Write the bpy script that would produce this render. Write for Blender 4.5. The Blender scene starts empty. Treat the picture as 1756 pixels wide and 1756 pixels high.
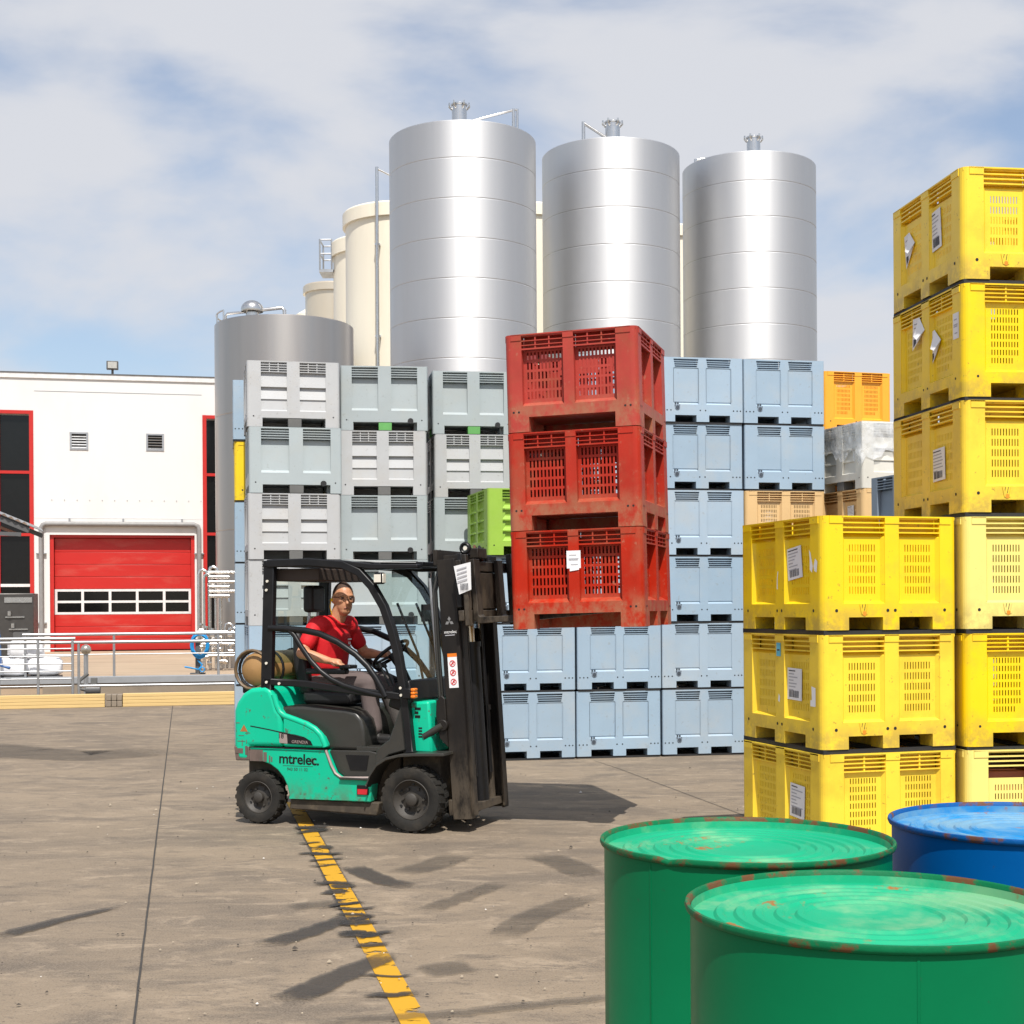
import bpy, bmesh, math, random
from mathutils import Vector, Matrix
random.seed(7)
sc = bpy.context.scene
col = sc.collection
R = math.radians

# ------------------------------------------------------------------ camera
F_PX, HOR, ROLL, CAM_H = 2480.0, 1043.0, 0.0065, 1.704      # focal length and horizon in pixels of a 1756 px picture
cam = bpy.data.objects.new('camera', bpy.data.cameras.new('camera'))
col.objects.link(cam)
cam.location = (0, 0, CAM_H)
cam.rotation_euler = (R(90), 0, 0)
cam.matrix_world = Matrix.Translation((0, 0, CAM_H)) @ Matrix.Rotation(R(90), 4, 'X') @ Matrix.Rotation(-ROLL, 4, 'Z')
cam.data.sensor_width = 36
cam.data.lens = F_PX / 1756 * 36
cam.data.shift_y = (HOR - 878) / 1756
cam.data.clip_end = 3000
cam.data.clip_start = 0.05
sc.camera = cam

# ------------------------------------------------------------------ sun, sky, exposure
SUN = Vector((0.122, -0.633, 1.0)).normalized()
sl = bpy.data.lights.new('sun', 'SUN')
sl.energy = 5.0
sl.angle = R(0.55)
sl.color = (1.0, 0.955, 0.89)
so = bpy.data.objects.new('sun', sl)
col.objects.link(so)
so.rotation_euler = SUN.to_track_quat('Z', 'Y').to_euler()
sc.view_settings.view_transform = 'Standard'
sc.view_settings.look = 'None'
sc.view_settings.gamma = 1
sc.view_settings.exposure = 0.08
sc.view_settings.use_curve_mapping = False

world = bpy.data.worlds.new('World')
sc.world = world
world.use_nodes = True
wn, wl = world.node_tree.nodes, world.node_tree.links
wn.clear()
wout = wn.new('ShaderNodeOutputWorld')
wbg = wn.new('ShaderNodeBackground')
wbg.inputs['Strength'].default_value = 0.15
sky = wn.new('ShaderNodeTexSky')
sky.sky_type = 'NISHITA'
sky.sun_disc = False
sky.sun_elevation = math.asin(SUN.z)
sky.sun_rotation = math.atan2(SUN.x, SUN.y)
sky.air_density = 1.0
sky.dust_density = 1.6
sky.ozone_density = 1.0
wtc = wn.new('ShaderNodeTexCoord')
wsep = wn.new('ShaderNodeSeparateXYZ')
wl.new(wtc.outputs['Generated'], wsep.inputs[0])
def wmath(op, a, b=None, clamp=False):
    n = wn.new('ShaderNodeMath'); n.operation = op; n.use_clamp = clamp
    for i, v in enumerate((a, b)):
        if v is None: continue
        if isinstance(v, (int, float)): n.inputs[i].default_value = v
        else: wl.new(v, n.inputs[i])
    return n.outputs[0]
wmap = wn.new('ShaderNodeMapping')
wmap.inputs['Rotation'].default_value = (0, R(-14), R(0))
wmap.inputs['Scale'].default_value = (1.0, 1.0, 2.3)
wmap.inputs['Location'].default_value = (18.5, 1.23, 11.37)
wl.new(wtc.outputs['Generated'], wmap.inputs[0])
wno = wn.new('ShaderNodeTexNoise')
wno.inputs['Scale'].default_value = 3.9
wno.inputs['Detail'].default_value = 6
wno.inputs['Roughness'].default_value = 0.50
wno.inputs['Distortion'].default_value = 0.2
wl.new(wmap.outputs[0], wno.inputs['Vector'])
wramp = wn.new('ShaderNodeValToRGB')
wramp.color_ramp.elements[0].position = 0.40
wramp.color_ramp.elements[1].position = 0.63
wramp.color_ramp.interpolation = 'EASE'
wl.new(wno.outputs['Fac'], wramp.inputs[0])
cmask = wmath('MULTIPLY', wramp.outputs['Color'], 0.82)
cmask = wmath('ADD', cmask, 0.15)
wmix = wn.new('ShaderNodeMixRGB')
wl.new(cmask, wmix.inputs[0])
wl.new(sky.outputs[0], wmix.inputs[1])
wmix.inputs[2].default_value = (4.5, 4.6, 4.9, 1)
wl.new(wmix.outputs[0], wbg.inputs['Color'])
wl.new(wbg.outputs[0], wout.inputs['Surface'])

# ------------------------------------------------------------------ helpers
def at(px, py, Y):
    """a point of the photograph at depth Y"""
    a, b = px - 878, py - HOR
    c, s = math.cos(ROLL), math.sin(ROLL)
    return Vector(((a * c - b * s) * Y / F_PX, Y, CAM_H - (a * s + b * c) * Y / F_PX))

def gp(px, py, Z=0.0):
    a, b = px - 878, py - HOR
    c, s = math.cos(ROLL), math.sin(ROLL)
    Y = F_PX * (CAM_H - Z) / (a * s + b * c)
    return Vector(((a * c - b * s) * Y / F_PX, Y, Z))

class MB:
    def __init__(s):
        s.v = []; s.f = []; s.m = []
    def add(s, vs, fs, mi=0):
        k = len(s.v); s.v += [tuple(p) for p in vs]
        s.f += [tuple(i + k for i in f) for f in fs]; s.m += [mi] * len(fs)
    def quad(s, a, b, c, d, mi=0): s.add((a, b, c, d), ((0, 1, 2, 3),), mi)
    def box(s, p0, p1, M=None, mi=0):
        x0, y0, z0 = p0; x1, y1, z1 = p1
        vs = [Vector(q) for q in ((x0,y0,z0),(x1,y0,z0),(x1,y1,z0),(x0,y1,z0),(x0,y0,z1),(x1,y0,z1),(x1,y1,z1),(x0,y1,z1))]
        if M is not None: vs = [M @ q for q in vs]
        s.add(vs, ((0,3,2,1),(4,5,6,7),(0,1,5,4),(1,2,6,5),(2,3,7,6),(3,0,4,7)), mi)
    def bar(s, a, b, w, h, up=(0, 0, 1), mi=0):
        a, b = Vector(a), Vector(b); d = (b - a); L = d.length; d.normalize(); u = Vector(up)
        if abs(d.dot(u)) > 0.98: u = Vector((1, 0, 0))
        sd = d.cross(u).normalized(); u = sd.cross(d)
        M = Matrix((( d.x, sd.x, u.x, a.x),(d.y, sd.y, u.y, a.y),(d.z, sd.z, u.z, a.z),(0,0,0,1)))
        s.box((0, -w/2, -h/2), (L, w/2, h/2), M, mi)
    def prism(s, prof, y0, y1, M=None, mi=0):
        """profile in x,z swept along y"""
        n = len(prof)
        vs = [Vector((x, y0, z)) for x, z in prof] + [Vector((x, y1, z)) for x, z in prof]
        if M is not None: vs = [M @ q for q in vs]
        fs = [tuple(range(n)), tuple(range(2*n-1, n-1, -1))] + [((i+1) % n, i, i+n, (i+1) % n + n) for i in range(n)]
        s.add(vs, fs, mi)
    def tube(s, pts, r, n=8, closed=False, mi=0, caps=True):
        pts = [Vector(p) for p in pts]; m = len(pts); k = len(s.v)
        rr = r if isinstance(r, (list, tuple)) else [r] * m
        nrm = None; vs = []
        for i, p in enumerate(pts):
            a = pts[i-1] if (i or closed) else p
            b = pts[(i+1) % m] if (i < m-1 or closed) else p
            t = (b - a).normalized()
            if nrm is None:
                u = Vector((0,0,1)) if abs(t.z) < 0.9 else Vector((1,0,0))
                nrm = t.cross(u).normalized()
            else:
                nrm = (nrm - t * nrm.dot(t)).normalized()
            bi = t.cross(nrm)
            for j in range(n):
                th = 2*math.pi*j/n
                vs.append(p + (nrm*math.cos(th) + bi*math.sin(th))*rr[i])
        fs = []
        for i in range(m if closed else m-1):
            i2 = (i+1) % m
            for j in range(n):
                fs.append((i*n+j, i*n+(j+1) % n, i2*n+(j+1) % n, i2*n+j))
        if not closed and caps:
            fs.append(tuple(range(n-1, -1, -1))); fs.append(tuple(range((m-1)*n, m*n)))
        s.add(vs, fs, mi)
    def cyl(s, a, b, r, r2=None, n=16, mi=0): s.tube([a, b], [r, r if r2 is None else r2], n, mi=mi)
    def lathe(s, prof, n=32, M=None, mi=0, close=False):
        """profile (r, h) round local z"""
        vs = []; m = len(prof)
        for r, h in prof:
            for j in range(n):
                th = 2*math.pi*j/n; q = Vector((r*math.cos(th), r*math.sin(th), h)); vs.append(M @ q if M is not None else q)
        fs = []
        for i in range(m if close else m-1):
            i2 = (i+1) % m
            for j in range(n):
                fs.append((i*n+j, i*n+(j+1) % n, i2*n+(j+1) % n, i2*n+j))
        s.add(vs, fs, mi)
    def mesh(s, name, mats, smooth=None):
        me = bpy.data.meshes.new(name)
        me.from_pydata(s.v, [], s.f)
        for m in (mats if isinstance(mats, (list, tuple)) else [mats]): me.materials.append(m)
        me.polygons.foreach_set('material_index', s.m)
        if smooth is not None:
            me.polygons.foreach_set('use_smooth', [True]*len(me.polygons))
            me.set_sharp_from_angle(angle=R(smooth))
        me.update()
        return me
    def build(s, name, mats, parent=None, smooth=None, bevel=None, M=None, seg=2):
        o = bpy.data.objects.new(name, s.mesh(name, mats, smooth if bevel is None else (smooth or 40)))
        col.objects.link(o)
        if parent is not None: o.parent = parent
        if M is not None: o.matrix_local = M
        if bevel:
            b = o.modifiers.new('bevel', 'BEVEL'); b.width = bevel; b.segments = seg; b.limit_method = 'ANGLE'; b.angle_limit = R(35)
            b.use_clamp_overlap = True
        return o

def tag(o, label=None, cat=None, group=None, kind=None):
    if label: o['label'] = label
    if cat: o['category'] = cat
    if group: o['group'] = group
    if kind: o['kind'] = kind
    return o
def empty(name, loc=(0, 0, 0), rz=0.0):
    o = bpy.data.objects.new(name, None); col.objects.link(o)
    o.location = loc; o.rotation_euler = (0, 0, rz); o.empty_display_size = 0.1
    return o
def copy_tree(o, parent=None, depth=0):
    c = o.copy(); col.objects.link(c)
    if parent is not None:
        c.parent = parent; c.matrix_parent_inverse = o.matrix_parent_inverse
    for ch in KIDS.get(o.name, []): copy_tree(ch, c, depth+1)
    return c
KIDS = {}
def note_kids():
    KIDS.clear()
    for o in col.objects:
        if o.parent is not None: KIDS.setdefault(o.parent.name, []).append(o)

def text_mesh(name, txt, size, mat, parent, M, extrude=0.0008, spacing=1.0, shear=0.0, bold=0.0):
    cu = bpy.data.curves.new(name, 'FONT'); cu.body = txt; cu.size = size; cu.extrude = extrude; cu.align_x = 'CENTER'; cu.align_y = 'CENTER'
    cu.space_character = spacing; cu.shear = shear; cu.offset = bold; cu.resolution_u = 3
    t = bpy.data.objects.new(name, cu); col.objects.link(t)
    bpy.context.view_layer.update()
    me = bpy.data.meshes.new_from_object(t.evaluated_get(bpy.context.evaluated_depsgraph_get()))
    bpy.data.objects.remove(t); bpy.data.curves.remove(cu)
    me.name = name; me.materials.clear(); me.materials.append(mat)
    o = bpy.data.objects.new(name, me); col.objects.link(o); o.parent = parent; o.matrix_local = M
    return o

# ------------------------------------------------------------------ materials
MATS = {}
def mat(name, base, rough=0.5, metal=0.0, var=0.12, vscale=6.0, dirt=None, dirt_amt=0.0, dscale=3.0, bump=0.0, bscale=60.0, spec=0.5,
        stretch=None, rvar=0.1, coat=0.0, lo=0.45, hi=0.75, dirt2=None, d2amt=0.0, d2scale=14.0, d2lo=0.6, d2hi=0.68, zdirt=None, tone=0.0):
    m = bpy.data.materials.new(name); m.use_nodes = True
    n, l = m.node_tree.nodes, m.node_tree.links
    b = n['Principled BSDF']
    tc = n.new('ShaderNodeTexCoord'); mp = n.new('ShaderNodeMapping'); l.new(tc.outputs['Object'], mp.inputs[0])
    if stretch: mp.inputs['Scale'].default_value = stretch
    oi = n.new('ShaderNodeObjectInfo')
    def noise(scale, det=4, rg=0.6, loc=0.0):
        t = n.new('ShaderNodeTexNoise'); t.inputs['Scale'].default_value = scale; t.inputs['Detail'].default_value = det; t.inputs['Roughness'].default_value = rg
        ad = n.new('ShaderNodeVectorMath'); ad.operation = 'ADD'; l.new(mp.outputs[0], ad.inputs[0])
        cb = n.new('ShaderNodeVectorMath'); cb.operation = 'SCALE'; l.new(oi.outputs['Location'], cb.inputs[0]); cb.inputs['Scale'].default_value = 1.37
        l.new(cb.outputs[0], ad.inputs[1]); l.new(ad.outputs[0], t.inputs['Vector'])
        return t.outputs['Fac']
    def ramp(fac, lo_, hi_):
        mr = n.new('ShaderNodeMapRange'); mr.inputs['From Min'].default_value = lo_; mr.inputs['From Max'].default_value = hi_; mr.interpolation_type = 'SMOOTHSTEP'
        l.new(fac, mr.inputs['Value']); return mr.outputs[0]
    n1 = noise(vscale)
    hs = n.new('ShaderNodeHueSaturation'); hs.inputs['Color'].default_value = (*base, 1)
    mr = n.new('ShaderNodeMapRange'); mr.inputs['From Min'].default_value = 0.25; mr.inputs['From Max'].default_value = 0.75
    mr.inputs['To Min'].default_value = 1 - var; mr.inputs['To Max'].default_value = 1 + var
    l.new(n1, mr.inputs['Value']); l.new(mr.outputs[0], hs.inputs['Value'])
    if tone:                                      # each thing has faded a little differently
        wn_ = n.new('ShaderNodeTexWhiteNoise'); l.new(oi.outputs['Location'], wn_.inputs['Vector']); sp_ = n.new('ShaderNodeSeparateColor'); l.new(wn_.outputs['Color'], sp_.inputs[0])
        for k_, (sock, amp) in enumerate((('Value', tone), ('Saturation', tone*1.6))):
            m2 = n.new('ShaderNodeMapRange'); m2.inputs['To Min'].default_value = 1 - amp; m2.inputs['To Max'].default_value = 1 + amp*.5; l.new(sp_.outputs[k_], m2.inputs['Value'])
            if sock == 'Value':
                mu_ = n.new('ShaderNodeMath'); mu_.operation = 'MULTIPLY'; l.new(mr.outputs[0], mu_.inputs[0]); l.new(m2.outputs[0], mu_.inputs[1]); l.new(mu_.outputs[0], hs.inputs['Value'])
            else: l.new(m2.outputs[0], hs.inputs['Saturation'])
    cur = hs.outputs[0]
    def mixin(cur, fac, c, amt):
        mu = n.new('ShaderNodeMath'); mu.operation = 'MULTIPLY'; l.new(fac, mu.inputs[0]); mu.inputs[1].default_value = amt
        mx = n.new('ShaderNodeMixRGB'); l.new(mu.outputs[0], mx.inputs[0]); l.new(cur, mx.inputs[1]); mx.inputs[2].default_value = (*c, 1)
        return mx.outputs[0]
    if dirt: cur = mixin(cur, ramp(noise(dscale, 6, 0.65), lo, hi), dirt, dirt_amt)
    if dirt2: cur = mixin(cur, ramp(noise(d2scale, 5, 0.7), d2lo, d2hi), dirt2, d2amt)
    if zdirt:                                     # (colour, z low, z high, amount): grime that gathers on the lowest part of the thing
        sp = n.new('ShaderNodeSeparateXYZ'); l.new(tc.outputs['Object'], sp.inputs[0])
        r_ = ramp(sp.outputs['Z'], zdirt[2], zdirt[1])
        mu = n.new('ShaderNodeMath'); mu.operation = 'MULTIPLY'; l.new(r_, mu.inputs[0]); l.new(ramp(noise(9, 6, 0.7), 0.35, 0.6), mu.inputs[1])
        cur = mixin(cur, mu.outputs[0], zdirt[0], zdirt[3])
    l.new(cur, b.inputs['Base Color'])
    b.inputs['Metallic'].default_value = metal
    b.inputs['Specular IOR Level'].default_value = spec
    b.inputs['Coat Weight'].default_value = coat
    rr = n.new('ShaderNodeMapRange'); rr.inputs['To Min'].default_value = max(0.02, rough - rvar); rr.inputs['To Max'].default_value = min(1, rough + rvar)
    l.new(noise(vscale*2.3), rr.inputs['Value']); l.new(rr.outputs[0], b.inputs['Roughness'])
    if bump:
        bp = n.new('ShaderNodeBump'); bp.inputs['Strength'].default_value = bump; bp.inputs['Distance'].default_value = 0.004
        l.new(noise(bscale, 3), bp.inputs['Height']); l.new(bp.outputs[0], b.inputs['Normal'])
    MATS[name] = m
    return m

def glass(name, tint, alpha, rough=0.03):
    m = bpy.data.materials.new(name); m.use_nodes = True
    n, l = m.node_tree.nodes, m.node_tree.links
    n.clear(); out = n.new('ShaderNodeOutputMaterial')
    tr = n.new('ShaderNodeBsdfTransparent'); tr.inputs[0].default_value = (*tint, 1)
    gl = n.new('ShaderNodeBsdfGlossy'); gl.inputs['Roughness'].default_value = rough; gl.inputs[0].default_value = (0.9, 0.95, 0.95, 1)
    fr = n.new('ShaderNodeFresnel'); fr.inputs[0].default_value = 1.45
    ad = n.new('ShaderNodeMath'); ad.operation = 'MULTIPLY_ADD'; ad.inputs[1].default_value = 0.15; ad.inputs[2].default_value = alpha; l.new(fr.outputs[0], ad.inputs[0]); ad.use_clamp = True
    mx = n.new('ShaderNodeMixShader'); l.new(ad.outputs[0], mx.inputs[0]); l.new(tr.outputs[0], mx.inputs[1]); l.new(gl.outputs[0], mx.inputs[2])
    l.new(mx.outputs[0], out.inputs[0])
    return m

BROWN = (0.13, 0.09, 0.055)
m_blue = mat('plastic_blue', (0.325, 0.438, 0.545), 0.45, tone=0.07, var=0.05, vscale=2.5, dirt=(0.46, 0.46, 0.43), dirt_amt=0.35, dscale=2.2, dirt2=(0.24, 0.24, 0.23), d2amt=0.35, d2scale=20, bump=0.06, bscale=90)
m_grey = mat('plastic_grey', (0.465, 0.475, 0.48), 0.5, tone=0.06, var=0.05, vscale=2.5, dirt=(0.42, 0.38, 0.32), dirt_amt=0.35, dscale=2.4, dirt2=(0.2, 0.18, 0.15), d2amt=0.3, d2scale=22, bump=0.06, bscale=90)
m_pale = mat('plastic_pale_grey', (0.38, 0.43, 0.44), 0.45, tone=0.06, var=0.05, vscale=2.5, dirt=(0.42, 0.41, 0.36), dirt_amt=0.3, dscale=2.4, dirt2=(0.2, 0.2, 0.17), d2amt=0.3, d2scale=22, bump=0.06, bscale=90)
m_slate = mat('plastic_slate', (0.22, 0.27, 0.33), 0.45, var=0.06)
m_yel = mat('plastic_yellow', (0.90, 0.63, 0.010), 0.42, tone=0.025, var=0.05, vscale=3, dirt=(0.66, 0.43, 0.03), dirt_amt=0.55, dscale=3.2, lo=0.45, hi=0.7, dirt2=(0.20, 0.125, 0.035), d2amt=0.6, d2scale=24, d2lo=0.62, d2hi=0.70, bump=0.08, bscale=70, zdirt=((0.28, 0.2, 0.07), 0.05, 0.26, 0.55))
m_yelp = mat('plastic_pale_yellow', (0.86, 0.72, 0.20), 0.45, var=0.05, vscale=3, dirt=(0.62, 0.5, 0.15), dirt_amt=0.4, dscale=2.6, dirt2=(0.25, 0.17, 0.06), d2amt=0.5, d2scale=26, d2lo=0.66, d2hi=0.72, bump=0.08, bscale=70, zdirt=((0.3, 0.22, 0.09), 0.05, 0.26, 0.55))
m_orange = mat('plastic_orange', (0.88, 0.40, 0.03), 0.42, var=0.06, dirt=(0.55, 0.3, 0.06), dirt_amt=0.3)
m_tan = mat('plastic_tan', (0.70, 0.47, 0.22), 0.45, var=0.06, dirt=(0.5, 0.33, 0.16), dirt_amt=0.4)
m_white = mat('plastic_offwhite', (0.66, 0.64, 0.57), 0.45, var=0.05, dirt=(0.45, 0.42, 0.35), dirt_amt=0.4)
m_red = mat('plastic_red', (0.405, 0.026, 0.012), 0.5, spec=0.25, var=0.14, vscale=4, tone=0.05, dirt=(0.32, 0.075, 0.038), dirt_amt=0.7, dscale=3.2, lo=0.46, hi=0.66, dirt2=(0.40, 0.22, 0.14), d2amt=0.45, d2scale=18, d2lo=0.6, d2hi=0.7, bump=0.15, bscale=50, stretch=(1, 1, 0.7), zdirt=((0.33, 0.18, 0.10), 0.12, 0.34, 0.6))
m_green = mat('plastic_green', (0.30, 0.50, 0.06), 0.42, var=0.08, dirt=(0.25, 0.3, 0.1), dirt_amt=0.4)
m_footgreen = mat('foot_green', (0.12, 0.36, 0.10), 0.5)
m_footgrey = mat('foot_grey', (0.13, 0.13, 0.125), 0.6)
m_runner = mat('runner_black', (0.018, 0.018, 0.019), 0.6, var=0.2, vscale=30, bump=0.3, bscale=40)
m_hole = mat('dark_hole', (0.012, 0.012, 0.013), 0.7)
m_paper = mat('paper_white', (0.80, 0.80, 0.80), 0.7, var=0.03)
m_print = mat('print_ink', (0.06, 0.06, 0.075), 0.7)
m_printg = mat('print_grey', (0.42, 0.42, 0.45), 0.7)
m_cyan = mat('sticker_cyan', (0.12, 0.48, 0.62), 0.5)
m_steel = mat('tank_steel', (0.63, 0.635, 0.64), 0.55, 0.97, var=0.035, vscale=0.5, rvar=0.05, stretch=(3.0, 3.0, 0.12), dirt=(0.60, 0.60, 0.605), dirt_amt=0.6, dscale=0.8, bump=0.02, bscale=3)
m_steel2 = mat('tank_steel_dark', (0.48, 0.45, 0.42), 0.36, 0.97, var=0.06, vscale=0.7, rvar=0.05, stretch=(4.0, 4.0, 0.15), bump=0.02, bscale=3)
for m_ in (m_steel, m_steel2):
    b_ = m_.node_tree.nodes['Principled BSDF']; b_.inputs['Anisotropic'].default_value = 0.45; b_.inputs['Anisotropic Rotation'].default_value = 0.25
    tg = m_.node_tree.nodes.new('ShaderNodeTangent'); tg.direction_type = 'RADIAL'; tg.axis = 'Z'; m_.node_tree.links.new(tg.outputs[0], b_.inputs['Tangent'])
m_cream = mat('silo_cream', (0.82, 0.76, 0.62), 0.45, var=0.04, vscale=0.6, dirt=(0.62, 0.53, 0.38), dirt_amt=0.35, dscale=0.5, stretch=(2, 2, 0.3))
m_pipe = mat('stainless_pipe', (0.62, 0.61, 0.59), 0.25, 0.95, var=0.08)
m_galv = mat('galvanised_rail', (0.46, 0.47, 0.48), 0.4, 0.8, var=0.1)
m_wallw = mat('render_white', (0.72, 0.715, 0.70), 0.7, var=0.02, vscale=0.4, dirt=(0.62, 0.60, 0.56), dirt_amt=0.4, dscale=0.35, stretch=(1, 1, 0.35))
m_doorred = mat('door_red', (0.50, 0.016, 0.011), 0.4, var=0.06, vscale=0.8, dirt=(0.52, 0.09, 0.065), dirt_amt=0.55, dscale=0.7, stretch=(0.6, 1, 2.2), lo=0.5, hi=0.66)
m_framered = mat('frame_red', (0.50, 0.02, 0.015), 0.4, var=0.05)
m_framewh = mat('frame_white', (0.72, 0.71, 0.70), 0.45)
m_winglass = mat('window_glass', (0.006, 0.006, 0.006), 0.08, var=0.2, rvar=0.02, spec=0.34)
m_dgrey = mat('dark_grey_metal', (0.10, 0.10, 0.10), 0.45, var=0.1)
m_conc = mat('concrete_wall', (0.25, 0.205, 0.155), 0.85, var=0.1, vscale=2, dirt=(0.16, 0.13, 0.10), dirt_amt=0.6, dscale=1.6, stretch=(1, 1, 0.5), bump=0.3, bscale=25)
m_kerb = mat('kerb_grey', (0.27, 0.28, 0.29), 0.7, var=0.08)
m_timber = mat('timber_yellow', (0.66, 0.47, 0.20), 0.65, var=0.1, vscale=4, stretch=(0.3, 6, 14), dirt=(0.45, 0.3, 0.13), dirt_amt=0.4, dscale=3)
m_wood = mat('pallet_wood', (0.40, 0.29, 0.17), 0.8, var=0.15, vscale=5, stretch=(0.5, 8, 8))
m_bag = mat('bag_white', (0.80, 0.80, 0.81), 0.5, var=0.05, bump=0.5, bscale=14)
m_hose = mat('hose_blue', (0.02, 0.28, 0.60), 0.4)
m_hose2 = mat('hose_dark_blue', (0.02, 0.10, 0.30), 0.4)
# ------------------------------------------------------------------ ground
def ground_material():
    m = bpy.data.materials.new('yard_concrete'); m.use_nodes = True
    n, l = m.node_tree.nodes, m.node_tree.links; b = n['Principled BSDF']
    tc = n.new('ShaderNodeTexCoord')
    def noise(scale, det=5, rg=0.6, st=(1, 1, 1), rot=0.0, dist=0.0):
        mp = n.new('ShaderNodeMapping'); mp.inputs['Scale'].default_value = st; mp.inputs['Rotation'].default_value = (0, 0, rot); l.new(tc.outputs['Object'], mp.inputs[0])
        t = n.new('ShaderNodeTexNoise'); t.inputs['Scale'].default_value = scale; t.inputs['Detail'].default_value = det; t.inputs['Roughness'].default_value = rg; t.inputs['Distortion'].default_value = dist
        l.new(mp.outputs[0], t.inputs['Vector']); return t.outputs['Fac']
    def rng(f, a, b_, c, d):
        r = n.new('ShaderNodeMapRange'); r.interpolation_type = 'SMOOTHSTEP'
        for k, v in zip(('From Min', 'From Max', 'To Min', 'To Max'), (a, b_, c, d)): r.inputs[k].default_value = v
        l.new(f, r.inputs['Value']); return r.outputs[0]
    def mix(fac, c1, c2):
        x = n.new('ShaderNodeMixRGB')
        l.new(fac, x.inputs[0])
        for i, c in ((1, c1), (2, c2)):
            if isinstance(c, tuple): x.inputs[i].default_value = (*c, 1)
            else: l.new(c, x.inputs[i])
        return x.outputs[0]
    c = mix(rng(noise(0.35, 5, 0.6), 0.35, 0.65, 0, 1), (0.242, 0.187, 0.128), (0.168, 0.131, 0.093))
    c = mix(rng(noise(1.3, 9, 0.74, (0.6, 1.2, 1), R(24), 0.8), 0.44, 0.64, 0, 0.80), c, (0.088, 0.072, 0.058))
    c = mix(rng(noise(0.16, 3, 0.5), 0.55, 0.70, 0, 0.6), c, (0.090, 0.075, 0.063))
    c = mix(rng(noise(3.6, 9, 0.78, (0.7, 1.2, 1), R(-22), 0.6), 0.50, 0.66, 0, 0.75), c, (0.340, 0.268, 0.190))
    c = mix(rng(noise(6.5, 9, 0.78, (0.5, 1.3, 1), R(28), 0.5), 0.53, 0.66, 0, 0.80), c, (0.075, 0.061, 0.049))
    c = mix(rng(noise(17, 8, 0.8, (0.7, 1.2, 1), R(10)), 0.55, 0.66, 0, 0.70), c, (0.07, 0.058, 0.047))
    c = mix(rng(noise(60, 3, 0.6), 0.60, 0.68, 0, 0.85), c, (0.05, 0.042, 0.034))
    c = mix(rng(noise(95, 4, 0.75), 0.35, 0.68, 0, 0.55), c, (0.30, 0.245, 0.185))
    l.new(c, b.inputs['Base Color']); b.inputs['Roughness'].default_value = 0.86; b.inputs['Specular IOR Level'].default_value = 0.3
    bp = n.new('ShaderNodeBump'); bp.inputs['Strength'].default_value = 0.35; bp.inputs['Distance'].default_value = 0.01
    l.new(noise(38, 6, 0.7), bp.inputs['Height']); l.new(bp.outputs[0], b.inputs['Normal'])
    return m
g = MB()
N = 24
xs = [-900, -300, -100] + [-40 + 80*i/N for i in range(N+1)] + [100, 300, 900]
ys = [-300, -60, -20] + [-6 + 66*i/N for i in range(N+1)] + [100, 300, 1500]
for i in range(len(xs)-1):
    for j in range(len(ys)-1):
        g.quad((xs[i], ys[j], 0), (xs[i+1], ys[j], 0), (xs[i+1], ys[j+1], 0), (xs[i], ys[j+1], 0))
ground = tag(g.build('ground', ground_material()), kind='structure')
m_joint = mat('joint_filler', (0.045, 0.04, 0.035), 0.9, var=0.3, vscale=12)
def strip(name, pts, w, z, m, parent, jitter=0.0, attr=False, seg=0.12):
    """a ribbon lying on the ground"""
    P = []
    for a, b in zip(pts[:-1], pts[1:]):
        a, b = Vector((a[0], a[1], 0)), Vector((b[0], b[1], 0)); k = max(1, int((b-a).length/seg))
        P += [a.lerp(b, i/k) for i in range(k)]
    P.append(Vector((pts[-1][0], pts[-1][1], 0)))
    mb = MB(); ww = w if callable(w) else (lambda t: w)
    rows = []; wob = [random.uniform(-1, 1)*jitter for _ in P]
    for i, p in enumerate(P):
        a = P[max(0, i-1)]; b = P[min(len(P)-1, i+1)]; t = (b-a).normalized(); s = Vector((-t.y, t.x, 0)); h = ww(i/(len(P)-1))/2
        p = p + s*wob[i]
        rows.append([p + s*h*k + Vector((0, 0, z)) for k in (-1, -0.72, 0, 0.72, 1)])
    vs = [q for r in rows for q in r]
    mb.add(vs, [(i*5+k, i*5+k+1, i*5+k+6, i*5+k+5) for i in range(len(rows)-1) for k in range(4)])
    o = mb.build(name, m, parent)
    if attr:
        a = o.data.attributes.new('edge', 'FLOAT', 'POINT'); nrow = len(rows)
        a.data.foreach_set('value', [(0.0, .92, 1.0, .92, 0.0)[k]*min(1, 5*min(i, nrow-1-i)/nrow) for i in range(nrow) for k in range(5)])
    return o
strip('expansion_joint', [(-6.2, 26.4), (-1.57, 5.96), (-0.9, 3.0)], 0.011, 0.004, m_joint, ground, 0.0012)
strip('expansion_joint', [(0.9, 16.1), (1.11, 15.3), (1.89, 11.75), (3.2, 5.6)], 0.007, 0.004, m_joint, ground, 0.001)
strip('expansion_joint', [(-14, 18.2), (-4.25, 20.6), (-2, 21.1)], 0.009, 0.004, m_joint, ground, 0.003)

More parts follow.
